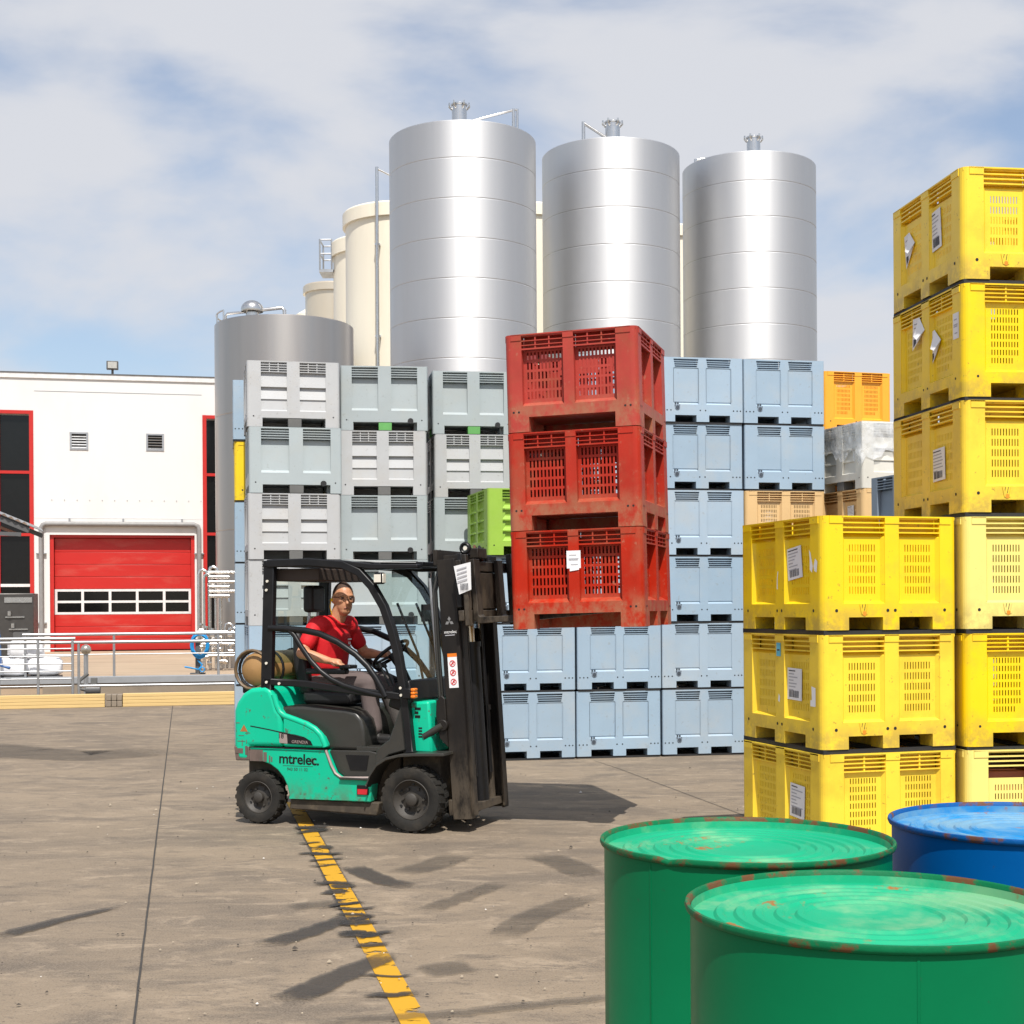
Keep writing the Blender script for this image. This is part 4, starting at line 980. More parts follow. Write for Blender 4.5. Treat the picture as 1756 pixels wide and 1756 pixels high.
# orange stack far behind
for row in range(6):
    place(P_orange, 3.80, 17.55, .27, row, f'orange slotted bin, {ROW[row]} of its stack behind the wrapped white bin', 'orange bins', .92, 1.18, J(.006), J(.006))
# wrapped white bin stack
WX, WY, WYAW = 3.985, 16.40, .328
P_tan2 = bin_proto('slotted', 0.985, 0.985, m_tan, ('front', 'left')); note_kids()
for row in range(4):
    o = place(P_tan2, WX, WY, WYAW, row, f'tan slotted bin, {ROW[row]} of the stack under the wrapped white bin', 'tan bins', .985, .985, J(.004), J(.004))
    if row == 3: label_sticker(o, 'left', .985, .985, .70, .50, .13, .16, 0.05, .02, 'bar', seed=5)
place(P_white, WX, WY, WYAW, 4, 'off-white bin half wrapped in clear film, on the tan stack', None, .985, .985)
# dark slate stack
for row in range(4):
    place(P_slate, 4.06, 14.24, .30, row, f'dark slate grey bin, {ROW[row]} of the stack behind the tall yellow stack', 'slate bins', 1.18, .985, J(.004), J(.004))
# tall yellow stack
GY = 'yellow bins in the stacks on the right'
UX, UY, UYAW = 2.945, 9.40, .134
tall = []
for row in range(6):
    p = (P_ybr, P_y2, P_yp, P_y1, P_y2, P_y1)[row]
    d = ('pale yellow bin with a broken front panel', 'yellow bin with long slotted panels', 'pale yellow slotted bin', 'yellow slotted bin with one white label', 'yellow slotted bin with torn paper labels', 'yellow slotted bin with two paper labels')[row]
    tall.append(place(p, UX, UY, UYAW, row, f'{d}, {ROW[row]} of the tall yellow stack', GY, .985, 1.18, J(.006), J(.006), J(.006)))
LX, LY, LYAW = 1.965, 9.17, .286
low = []
for row in range(3):
    p = (P_y2, P_y1, P_y1)[row]
    low.append(place(p, LX, LY, LYAW, row, f'yellow slotted bin with a barcode label, {("bottom", "middle", "upper")[row]} of the low front stack', GY, .985, 1.18, J(.006), J(.006), J(.008)))
for o, args in ((tall[5], (('left', .30, .44, .17, .24, .15, 1, 0), ('left', .74, .46, .15, .27, .08, 0, 1))),
                (tall[4], (('left', .49, .56, .20, .22, -.05, 1, 2), ('left', .72, .43, .18, .23, .2, 1, 3), ('left', 1.075, .50, .085, .17, 0.0, 0, 4))),
                (tall[3], (('left', .76, .38, .20, .22, .04, 0, 5),)),
                (low[2], (('left', .775, .47, .20, .21, .12, 0, 6),)), (low[1], (('left', .775, .43, .20, .21, -.02, 0, 7),)), (low[0], (('left', .80, .42, .20, .22, -.05, 0, 8),))):
    for (sd, uu, zz_, w_, h_, tl, fo_, sd_) in args:
        label_sticker(o, sd, .985, 1.18, uu, zz_, w_, h_, tl, 0.02 if uu < 1.0 and not (sd_ == 2) else 0.0, 'bar' if not (sd_ == 4) else 'lines', fo_, sd_)
label_sticker(low[1], 'left', .985, 1.18, .585, .655, .06, .09, 0, 0.0, 'cyan')
# torn paper scraps on the yellow corner posts
def scrap(root, side, L, D, pts, name='paper_scrap'):
    T, W = side_T(side, L, D); q = MB(); q.add([T(u, -.003, z) for u, z in pts], (tuple(range(len(pts))),)); return q.build(name, m_paper, root)
scrap(low[2], 'left', .985, 1.18, [(.56, .30), (.575, .30), (.572, .36), (.583, .42), (.573, .42), (.562, .36)])
scrap(low[2], 'left', .985, 1.18, [(1.02, .42), (1.05, .40), (1.06, .44), (1.03, .53), (1.01, .55), (1.02, .49)])
scrap(low[2], 'left', .985, 1.18, [(1.08, .41), (1.11, .40), (1.12, .47), (1.09, .49), (1.07, .44)])
scrap(low[1], 'left', .985, 1.18, [(.575, .31), (.60, .30), (.605, .34), (.585, .36)])
scrap(low[1], 'left', .985, 1.18, [(1.03, .30), (1.10, .30), (1.10, .42), (1.045, .43), (1.05, .34), (1.03, .34)])
# red crate seen inside the broken bin
q = MB(); q.box((-0.36, -0.50, 0.001), (0.36, 0.30, 0.47)); o = q.build('picking_crate', mat('crate_terracotta', (0.42, 0.13, 0.06), 0.6), bevel=0.01)
o.location = tall[0].location + Vector((0, 0, 0.142)); o.rotation_euler = (0, 0, UYAW); tag(o, 'terracotta box standing inside the pale bin at the foot of the tall stack', 'crate')

# clear film over the white bin
def film():
    m = bpy.data.materials.new('clear_film'); m.use_nodes = True
    n, l = m.node_tree.nodes, m.node_tree.links; b = n['Principled BSDF']; out = n['Material Output']
    b.inputs['Base Color'].default_value = (0.85, 0.87, 0.88, 1); b.inputs['Roughness'].default_value = 0.12; b.inputs['Specular IOR Level'].default_value = 0.9
    tr = n.new('ShaderNodeBsdfTransparent'); mx = n.new('ShaderNodeMixShader'); tc = n.new('ShaderNodeTexCoord')
    t = n.new('ShaderNodeTexNoise'); t.inputs['Scale'].default_value = 7; t.inputs['Detail'].default_value = 4; l.new(tc.outputs['Object'], t.inputs['Vector'])
    r = n.new('ShaderNodeMapRange'); r.inputs['From Min'].default_value = 0.35; r.inputs['From Max'].default_value = 0.75; r.inputs['To Min'].default_value = 0.25; r.inputs['To Max'].default_value = 0.75
    l.new(t.outputs['Fac'], r.inputs['Value']); l.new(r.outputs[0], mx.inputs[0]); l.new(tr.outputs[0], mx.inputs[1]); l.new(b.outputs[0], mx.inputs[2]); l.new(mx.outputs[0], out.inputs['Surface'])
    bp = n.new('ShaderNodeBump'); bp.inputs['Strength'].default_value = 0.9; bp.inputs['Distance'].default_value = 0.02; l.new(t.outputs['Fac'], bp.inputs['Height']); l.new(bp.outputs[0], b.inputs['Normal'])
    return m
q = MB(); nseg = 80; rows = 9; rf = random.Random(5); h2 = .985/2 + .012
ring = []
for i in range(nseg):
    t = i/nseg*4; k = int(t); f = t - k
    c = [(-h2, -h2), (h2, -h2), (h2, h2), (-h2, h2)]; a, b = c[k % 4], c[(k+1) % 4]
    ring.append((a[0] + (b[0]-a[0])*f, a[1] + (b[1]-a[1])*f))
hang = [0.36 + 0.05*math.sin(i*0.55) + rf.uniform(-.03, .03) + (0.14 if i in (77, 78, 79, 0) else 0) for i in range(nseg)]
vs = []
for j in range(rows + 1):
    for i, (x, y) in enumerate(ring):
        z = HB + .004 - hang[i]*j/rows; o_ = 1 + (0.010*math.sin(i*1.3 + j*0.9) + 0.008*math.sin(i*2.9 - j*1.7) + rf.uniform(0, .008))*(j > 0) + (0.05 if i in (78, 79, 0) and j > 6 else 0)
        vs.append((x*o_, y*o_, z))
q.add(vs, [(j*nseg+i, j*nseg+(i+1) % nseg, (j+1)*nseg+(i+1) % nseg, (j+1)*nseg+i) for j in range(rows) for i in range(nseg)])
o = q.build('plastic_wrap', film(), smooth=60)
cw, sw_ = math.cos(WYAW), math.sin(WYAW)
o.location = (WX + cw*.4925 - sw_*.4925, WY + sw_*.4925 + cw*.4925, 4*HB); o.rotation_euler = (0, 0, WYAW)
tag(o, 'crumpled clear plastic film draped over the off-white bin', 'wrap')

# red bins carried by the forklift
RYAW, RTILT = -0.282, -0.021
for row in range(3):
    o = P_red if row == 0 else copy_tree(P_red)
    M = Matrix.Rotation(RYAW, 4, 'Z') @ Matrix.Rotation(RTILT, 4, 'Y')
    base = Vector((0.958, 10.43, 1.561))
    o.rotation_euler = M.to_euler(); o.location = base + M @ Vector((-0.5, 0.575, row*0.728)); o.scale = (1, 1, 0.728/0.76)
    tag(o, ('bottom red slotted bin with a white label, resting on the forks', 'middle red slotted bin of the three raised on the forks', 'topmost red slotted bin of the three raised on the forks')[row], 'bin', 'red bins carried by the forklift')
    red_last = o
    if row == 0: red0 = o
label_sticker(red0, 'front', 1.0, 1.15, .485, .53, .105, .135, 0.0, 0.0, 'lines')
q = MB(); T, W = side_T('front', 1.0, 1.15); q.add([T(.455, -.006, .44), T(.525, -.006, .45), T(.525, -.006, .475), T(.455, -.006, .472)], ((0, 1, 2, 3),)); q.build('paper_scrap', m_paper, red0)
# ------------------------------------------------------------------ forklift
m_fgreen = mat('paint_green', (0.002, 0.47, 0.27), 0.35, var=0.05, vscale=3, spec=0.3, dirt=(0.02, 0.38, 0.24), dirt_amt=0.35, dscale=4, dirt2=(0.09, 0.065, 0.05), d2amt=0.75, d2scale=12, d2lo=0.60, d2hi=0.65, coat=0.05, zdirt=((0.11, 0.11, 0.075), 0.20, 0.42, 0.6))
m_fworn = mat('paint_worn_brown', (0.125, 0.09, 0.075), 0.65, var=0.25, vscale=10, dirt=(0.02, 0.34, 0.2), dirt_amt=0.85, dscale=9, lo=0.60, hi=0.63, stretch=(2, 2, 0.6))
m_fgrey = mat('trim_dark_grey', (0.032, 0.031, 0.027), 0.38, var=0.1, dirt=(0.06, 0.052, 0.04), dirt_amt=0.35, dscale=4)
m_fblack = mat('frame_black', (0.008, 0.008, 0.009), 0.38, spec=0.3, var=0.2, vscale=8, dirt=(0.025, 0.023, 0.021), dirt_amt=0.35, dscale=5)
m_mast = mat('mast_black', (0.011, 0.009, 0.008), 0.45, var=0.2, vscale=6, spec=0.3, dirt=(0.045, 0.036, 0.026), dirt_amt=0.5, dscale=3, zdirt=((0.10, 0.08, 0.058), 0.05, 0.75, 0.8), stretch=(1, 1, 0.4))
m_under = mat('underside_grime', (0.055, 0.043, 0.03), 0.85, var=0.3, vscale=14, dirt=(0.17, 0.13, 0.08), dirt_amt=0.7, dscale=9)
m_tyre = mat('tyre_rubber', (0.018, 0.017, 0.015), 0.8, var=0.2, vscale=12, spec=0.3, dirt=(0.06, 0.05, 0.038), dirt_amt=0.6, dscale=5, bump=0.3, bscale=40)
m_rim = mat('rim_grey', (0.042, 0.037, 0.031), 0.6, var=0.2, vscale=14, dirt=(0.04, 0.035, 0.03), dirt_amt=0.6, dscale=9)
m_chrome = mat('cylinder_rod', (0.55, 0.47, 0.36), 0.22, 0.95)
m_seat = mat('seat_vinyl', (0.016, 0.016, 0.017), 0.55)
m_gas = mat('gas_bottle_tan', (0.36, 0.205, 0.075), 0.45, var=0.1, dirt=(0.2, 0.12, 0.06), dirt_amt=0.5)
m_olive = mat('bag_olive', (0.105, 0.115, 0.05), 0.7)
m_orangel = mat('lamp_orange', (0.80, 0.20, 0.015), 0.25)
m_redl = mat('reflector_red', (0.55, 0.02, 0.03), 0.3)
m_lens = mat('lamp_lens', (0.72, 0.68, 0.58), 0.2)
m_tint = glass('windscreen_tint', (0.78, 0.90, 0.87), 0.06)
m_badge = mat('badge_grey', (0.30, 0.24, 0.22), 0.5)

FYAW = 0.37
FO = Vector((-0.5837, 11.4689, 0))
fk = empty('forklift', FO, -FYAW)
tag(fk, 'green and black forklift truck carrying three red bins', 'forklift')
def prof_mirror(prof, y0, y1, name, m, bevel=0.012, parent=None, seg=3):
    out = []
    for sg in (-1, 1):
        q = MB(); q.prism(prof, *( (sg*y1, sg*y0) if sg < 0 else (sg*y0, sg*y1) )); out.append(q.build(name, m, parent or fk, bevel=bevel, seg=seg))
    return out
# counterweight and swooping hood sides
cw_prof = [(-1.545, .50), (-1.577, .62), (-1.575, .90), (-1.55, .965), (-1.49, 1.04), (-1.42, 1.08), (-1.29, 1.094), (-1.235, 1.07), (-1.205, 1.0), (-1.178, .915), (-1.14, .875), (-1.13, .62), (-1.43, .62), (-1.43, .50)]
q = MB(); q.prism(cw_prof, -.50, .50); q.build('counterweight', m_fgreen, fk, bevel=0.035, seg=4)
sw_prof = [(-1.13, .622), (-1.13, .872), (-1.08, .85), (-.98, .82), (-.90, .79), (-.83, .75), (-.785, .705), (-.757, .65), (-.752, .622)]
prof_mirror(sw_prof, .40, .495, 'hood_side', m_fgreen, 0.018)
# bright raised edge along the swoop
for sg in (-1, 1):
    q = MB(); q.tube([(x, sg*.475, z) for x, z in ((-1.22, 1.03), (-1.195, .95), (-1.165, .89), (-1.12, .862), (-1.02, .832), (-.92, .80), (-.85, .765), (-.80, .72), (-.77, .66), (-.76, .63))], .026, 8); q.build('hood_edge', m_fgreen, fk, smooth=60)
    q = MB(); q.tube([(x, sg*.503, z) for x, z in ((-1.43, .612), (-1.1, .612), (-.75, .608))], .006, 6); q.build('seam', m_fblack, fk, smooth=60)
    q = MB(); q.tube([(x, sg*.4985, z) for x, z in ((-1.42, .78), (-1.25, .755), (-1.05, .72), (-.95, .70))], .005, 6); q.build('seam', m_fblack, fk, smooth=60)
arch = [(-1.43 + .0, .50)] + [(-1.365 + .29*math.cos(R(a)), .215 + .29*math.sin(R(a))) for a in (80, 65, 50, 35, 20, 8, 0)]
side_prof = [(-1.43, .605), (-.752, .60), (-.70, .49), (-.675, .431), (-.615, .393), (-.346, .403), (-.362, .215), (-1.075, .215)] + list(reversed(arch))
prof_mirror(side_prof, .38, .496, 'side_panel', m_fgreen, 0.01)
prof_mirror([(-1.56, .50), (-1.577, .615), (-1.435, .615), (-1.432, .505)], .30, .498, 'rear_corner', m_fworn, 0.008)
# bare patch where the paint is worn off the rear corner
for x0, x1, z0, z1 in ((-1.43, -1.31, .502, .592), (-1.305, -1.275, .50, .575), (-1.255, -1.243, .495, .55), (-1.235, -1.225, .50, .54)):
    q = MB(); q.box((x0, -.4985, z0), (x1, -.495, z1)); q.build('bare_patch', m_fworn, fk)
# engine hood, seat deck
q = MB(); q.prism([(-1.20, .60), (-1.20, .935), (-1.0, .945), (-.62, .922), (-.53, .90), (-.475, .84), (-.455, .76), (-.45, .60)], -.405, .405); q.build('engine_hood', m_fgrey, fk, bevel=0.03, seg=4)
# step and lower frame
for sg in (-1, 1):
    q = MB(); q.prism([(-.745, .60), (-.40, .605), (-.30, .585), (-.335, .405), (-.61, .397), (-.668, .435)], min(sg*.38, sg*.44), max(sg*.38, sg*.44)); q.build('step_well', m_fgrey, fk, bevel=0.006)
    q = MB(); q.box((-.62, min(sg*.40, sg*.52), .385), (-.34, max(sg*.40, sg*.52), .402)); q.build('step', m_fgrey, fk, bevel=0.004)
    q = MB(); q.tube([(-.75, sg*.49, .605), (-.70, sg*.495, .49), (-.665, sg*.495, .43), (-.61, sg*.495, .395), (-.34, sg*.495, .405)], .012, 6); q.build('trim_strip', m_badge, fk, smooth=60)
    q = MB(); q.prism([(-.56, .455), (-.42, .455), (-.40, .57), (-.60, .57)], min(sg*.441, sg*.446), max(sg*.441, sg*.446)); q.build('step_pocket', m_fblack, fk)
q = MB(); q.box((-1.15, -.34, .115), (-.18, .34, .60)); q.build('chassis', m_under, fk, bevel=0.01)
for sg in (-1, 1):
    q = MB(); q.prism([(-1.09, .13), (-.32, .11), (-.30, .212), (-1.08, .212)], min(sg*.35, sg*.47), max(sg*.35, sg*.47)); q.build('sill', m_under, fk, bevel=0.01)
q = MB(); q.box((-1.53, -.36, .30), (-1.17, .36, .60)); q.build('axle_housing', m_under, fk, bevel=0.02)
# reflector
for sg in (-1,):
    q = MB(); q.box((-.475, -.505, .272), (-.375, -.494, .345)); ro = q.build('reflector_frame', m_fblack, fk, bevel=0.003)
    q = MB(); q.box((-.467, -.508, .276), (-.383, -.5, .316)); q.build('reflector', m_redl, ro)
# badges and lettering on the near side
MS = Matrix.Rotation(R(90), 4, 'X')
def side_txt(name, txt, x, z, size, m, y=-.5005, rot=0.0, **kw):
    return text_mesh(name, txt, size, m, fk, Matrix.Translation((x, y, z)) @ MS @ Matrix.Rotation(rot, 4, 'Z'), **kw)
q = MB(); q.prism([(-1.185, .655), (-1.20, .735), (-1.09, .728), (-1.085, .648)], -.4985, -.4955); q.build('badge', m_badge, fk)
side_txt('badge_number', '18', -1.145, .706, .055, m_fblack, -.4995)
q = MB(); q.prism([(-1.085, .648), (-1.09, .728), (-1.02, .722), (-.94, .705), (-.88, .675), (-.862, .642)], -.4992, -.4955); q.build('badge_panel', m_fblack, fk)
side_txt('badge_text', 'GRENDIA', -.975, .663, .034, m_badge, -.5000, -.03)
side_txt('side_lettering', 'mtrelec.', -.985, .525, .115, m_fblack, -.4968, -.02, bold=.002, spacing=.95)
q = MB(); q.box((-1.13, -.4972, .473), (-.86, -.4962, .476)); q.build('lettering_rule', m_fgrey, fk)
side_txt('lettering_small', '943 50 11 02', -1.0, .447, .035, m_fgrey, -.4966)
tri = MB(); tri.add([(-1.515, -.5015, .735), (-1.445, -.5015, .735), (-1.48, -.5015, .79)], ((0, 1, 2),)); tri.build('warning_triangle', mat('warning_brown', (0.35, 0.13, 0.03), 0.6), fk)
for x0, x1, z0, z1 in ((-1.55, -1.52, .80, .806), (-1.53, -1.48, .70, .704), (-1.50, -1.494, .62, .67), (-1.46, -1.455, .64, .67), (-1.54, -1.47, .655, .66), (-1.56, -1.49, .56, .60), (-1.47, -1.45, .55, .62)):
    q = MB(); q.box((x0, -.5018, z0), (x1, -.4995, z1)); q.build('scratch', m_fworn, fk)
# front fenders, green front body, floor and dash
for sg in (-1, 1):
    q = MB(); pts = [(-.36, .36), (-.325, .45), (-.27, .525), (-.19, .575), (-.08, .602), (.05, .612), (.29, .620)]
    vs = []
    for x, z in pts: vs += [(x, sg*.345, z), (x, sg*.58, z), (x+.004, sg*.58, z-.022), (x+.004, sg*.345, z-.022)]
    q.add(vs, [(i*4+k, i*4+(k+1) % 4, i*4+4+(k+1) % 4, i*4+4+k) for i in range(len(pts)-1) for k in range(4)] + [(0, 1, 2, 3), tuple(len(vs)-4+i for i in range(4))]); q.build('fender', m_fgrey, fk, bevel=0.004)
    q = MB(); q.prism([(-.345, .40), (-.30, .51), (-.22, .58), (-.08, .62), (-.02, .64), (-.05, .90), (-.12, .96), (-.16, .85), (-.22, .70), (-.33, .62)], min(sg*.36, sg*.46), max(sg*.36, sg*.46)); q.build('cowl_side', m_fgrey, fk, bevel=0.01)
q = MB(); q.prism([(-.085, .60), (.135, .60), (.11, 1.0), (-.075, .985)], -.43, .43); q.build('front_panel', m_fgreen, fk, bevel=0.02)
for i in range(4):
    q = MB(); q.box((.02, -.432, .72 + .022*i), (.05, -.4285, .732 + .022*i)); q.build('vent_slot', m_fblack, fk)
for z, w in ((.93, .05), (.90, .03), (.87, .045)):
    q = MB(); q.box((-.01, -.4325, z), (-.01 + w, -.4285, z + .02)); q.build('stencil', m_fblack, fk)
q = MB(); q.box((-.52, -.42, .60), (-.06, .42, .635)); q.build('floor_plate', m_fgrey, fk, bevel=0.005)
q = MB(); q.prism([(-.25, .95), (-.10, .90), (-.03, .99), (-.06, 1.16), (-.20, 1.13)], -.42, .42); q.build('dashboard', m_fblack, fk, bevel=0.02)
# overhead guard
def pillar(name, pts, w, h, m=m_fblack, y=0.0):
    q = MB()
    vs = []
    for i, (x, z) in enumerate(pts):
        a = pts[max(0, i-1)]; b = pts[min(len(pts)-1, i+1)]; t = Vector((b[0]-a[0], 0, b[1]-a[1])).normalized(); nrm = Vector((-t.z, 0, t.x))
        for sx, sy in ((-1, -1), (1, -1), (1, 1), (-1, 1)): vs.append(Vector((x, y + sy*h/2, z)) + nrm*sx*w/2)
    n = len(pts)
    q.add(vs, [(i*4+k, i*4+(k+1) % 4, i*4+4+(k+1) % 4, i*4+4+k) for i in range(n-1) for k in range(4)] + [(0, 1, 2, 3), tuple(4*n-4+i for i in range(4))])
    return q.build(name, m, fk, bevel=0.008)
for sg in (-1, 1):
    pillar('front_pillar', [(-.03, .61), (-.05, .80), (-.072, 1.0), (-.128, 1.334), (-.18, 1.53), (-.25, 1.72), (-.35, 1.88), (-.46, 1.99), (-.60, 2.05), (-.90, 2.075), (-1.27, 2.07)], .062, .07, y=sg*.46)
    pillar('rear_pillar', [(-1.29, 1.02), (-1.285, 1.2), (-1.255, 2.06)], .095, .06, y=sg*.455)
    pillar('side_beam', [(-1.31, 1.135), (-.95, 1.12), (-.55, 1.075), (-.08, 1.03)], .055, .05, y=sg*.46)
    q = MB(); up = [(-1.26, 1.56), (-1.085, 1.552), (-.94, 1.54), (-.808, 1.515), (-.65, 1.45), (-.492, 1.355), (-.39, 1.265), (-.316, 1.17), (-.265, 1.09), (-.235, 1.03)]
    lo_ = [(-.235, 1.03), (-.34, 1.05), (-.465, 1.078), (-.59, 1.11), (-.704, 1.157), (-.80, 1.22), (-.886, 1.303), (-.97, 1.41), (-1.03, 1.50), (-1.085, 1.552)]
    q.tube([(x, sg*.475, z) for x, z in up], .026, 8); q.tube([(x, sg*.475, z) for x, z in lo_], .022, 8); q.build('door_bar', m_fblack, fk, smooth=60)
    for x, z in ((-1.27, 1.86), (-1.262, 1.93), (-1.275, 1.28), (-1.275, 1.13), (-1.16, 1.12), (-.10, 1.10), (-.095, 1.045)):
        q = MB(); q.cyl((x, sg*.49, z), (x, sg*.50, z), .011, n=8); q.build('bolt', m_lens, fk)
q = MB(); q.prism([(-1.31, 2.045), (-1.30, 2.095), (-.95, 2.10), (-.60, 2.085), (-.36, 2.055), (.045, 2.045), (.05, 2.012), (-.36, 2.01), (-.60, 2.045), (-.95, 2.055)], -.49, -.40); q.build('roof_rail', m_fblack, fk, bevel=0.008)
q = MB(); q.prism([(-1.31, 2.045), (-1.30, 2.095), (-.95, 2.10), (-.60, 2.085), (-.36, 2.055), (.045, 2.045), (.05, 2.012), (-.36, 2.01), (-.60, 2.045), (-.95, 2.055)], .40, .49); q.build('roof_rail', m_fblack, fk, bevel=0.008)
for x in (-1.28, -.60, -.34, .02):
    q = MB(); q.box((x-.03, -.40, 2.03 if x > -1 else 2.05), (x+.03, .40, 2.065 if x > -1 else 2.09)); q.build('roof_bar', m_fblack, fk, bevel=0.006)
for i in range(7):
    q = MB(); q.bar((-1.25, -.33 + .11*i, 2.07), (-.05, -.33 + .11*i, 2.045), .022, .03); q.build('roof_bar', m_fblack, fk)
q = MB(); q.box((-1.24, -.40, 1.93), (-.85, .40, 2.03)); q.build('roof_lining', mat('lining_brown', (0.045, 0.03, 0.022), 0.7), fk, bevel=0.01)
q = MB(); q.prism([(-.36, 2.068), (.02, 2.058), (.02, 2.064), (-.36, 2.076), (-.62, 2.10), (-.62, 2.093)], -.39, .39); q.build('roof_sheet', mat('sheet_pale', (0.48, 0.48, 0.46), 0.35), fk)
# glazing
gl = [(-.055, 1.0), (-.10, 1.334), (-.15, 1.53), (-.22, 1.72), (-.32, 1.88), (-.43, 1.99)]
q = MB()
for (a, b), (c, d) in zip(gl[:-1], gl[1:]): q.quad((a, -.42, b), (a, .42, b), (c, .42, d), (c, -.42, d))
q.build('windscreen', m_tint, fk, smooth=60)
q = MB(); q.quad((-1.30, .42, 1.15), (-1.30, -.42, 1.15), (-1.262, -.42, 1.98), (-1.262, .42, 1.98)); q.build('rear_window', m_tint, fk)
for y0 in (-.05, .30):
    q = MB(); q.tube([(-.09, y0, 1.03), (-.13, y0-.06, 1.35), (-.26, y0-.16, 1.75)], .010, 6); q.build('wiper', m_fblack, fk)
# lamps
q = MB(); q.box((-.30, -.535, 1.895), (-.235, -.465, 1.985)); lo_ = q.build('work_lamp', m_fblack, fk, bevel=0.012)
q = MB(); q.box((-.233, -.527, 1.905), (-.226, -.473, 1.975)); q.build('lens', m_lens, lo_, bevel=0.004)
q = MB(); q.box((-.298, -.538, 1.91), (-.24, -.5352, 1.97)); q.build('lens', m_lens, lo_)
q = MB(); q.box((-.07, -.535, 1.02), (.0, -.45, 1.10)); sl_ = q.build('signal_bracket', m_fblack, fk, bevel=0.008)
for i in range(3):
    q = MB(); q.box((.001, -.535, 1.025 + .026*i), (.036, -.47, 1.049 + .026*i)); q.build('turn_signal', m_orangel, sl_, bevel=0.008)
# seat, gas bottle, bag, wheel, levers
q = MB(); q.box((-1.10, -.24, .945), (-.66, .24, 1.05)); st = q.build('seat', m_seat, fk, bevel=0.035, seg=3)
q = MB(); q.prism([(-1.13, 1.02), (-1.02, 1.02), (-1.08, 1.30), (-1.13, 1.52), (-1.20, 1.52), (-1.19, 1.25)], -.23, .23); q.build('backrest', m_seat, st, bevel=0.03, seg=3)
q = MB(); q.box((-1.16, -.12, 1.68), (-1.07, .12, 1.90)); q.build('headrest', m_seat, st, bevel=0.03, seg=3)
q = MB(); q.cyl((-1.14, -.07, 1.50), (-1.12, -.07, 1.70), .012, n=6); q.cyl((-1.14, .07, 1.50), (-1.12, .07, 1.70), .012, n=6); q.build('headrest_post', m_galv, st)
q = MB(); q.box((-1.02, -.33, 1.19), (-.66, -.25, 1.235)); q.build('armrest', m_seat, fk, bevel=0.015)
q = MB(); q.box((-.70, -.36, 1.235), (-.60, -.23, 1.265)); q.build('lever_console', m_fblack, fk, bevel=0.01)
q = MB(); q.lathe([(.001, -.44), (.08, -.435), (.14, -.40), (.155, -.34), (.155, .30), (.14, .36), (.08, .40), (.001, .405)], 24, Matrix.Translation((-1.43, 0, 1.225)) @ Matrix.Rotation(R(-90), 4, 'X') @ Matrix.Diagonal((.93, .93, 1, 1))); gb_ = q.build('gas_bottle', m_gas, fk, smooth=40)
for y in (-.40, -.22, .22):
    q = MB(); q.tube([(-1.43 + .150*math.cos(t*math.pi/10), y, 1.225 + .150*math.sin(t*math.pi/10)) for t in range(20)], .012, 6, closed=True); q.build('strap', m_fblack, gb_)
q = MB(); q.tube([(-1.43 + .155*math.cos(t*math.pi/10), -.45, 1.225 + .155*math.sin(t*math.pi/10)) for t in range(20)], .014, 6, closed=True); q.build('collar_ring', mat('ring_brown', (0.12, 0.075, 0.035), 0.5), gb_, smooth=60)
q = MB(); q.box((-1.58, -.36, 1.03), (-1.36, .36, 1.085)); q.build('bottle_cradle', m_fblack, fk, bevel=0.01)
q = MB(); q.box((-1.24, .02, 1.06), (-1.10, .36, 1.36)); q.build('bag', m_olive, fk, bevel=0.05, seg=3)
Mw = Matrix.Translation((-.46, .08, 1.345)) @ Matrix.Rotation(R(-38), 4, 'Y')
q = MB(); q.tube([Mw @ Vector((.165*math.cos(t*math.pi/14), .165*math.sin(t*math.pi/14), 0)) for t in range(28)], .015, 8, closed=True)
for a in (90, 210, 330): q.tube([Mw @ Vector((0, 0, -.02)), Mw @ Vector((.16*math.cos(R(a)), .16*math.sin(R(a)), 0))], .012, 6)
q.build('steering_wheel', m_fblack, fk, smooth=60)
q = MB(); q.tube([Mw @ Vector((0, 0, -.01)), Mw @ Vector((0, 0, -.16)), (-.24, .08, .98), (-.20, .08, .66)], .035, 8); q.build('steering_column', m_fblack, fk, smooth=60)
for y in (-.24, -.31):
    q = MB(); q.tube([(-.28, y, 1.10), (-.36, y, 1.26)], .008, 6); q.cyl((-.352, y, 1.245), (-.368, y, 1.28), .018, n=8); q.build('lever', m_fblack, fk)
q = MB(); q.tube([(-.10, .20, 1.12), (-.16, .24, 1.50), (-.20, .25, 1.62)], .010, 6); q.box((-.23, .17, 1.60), (-.21, .32, 1.74)); q.build('mirror', m_fblack, fk)

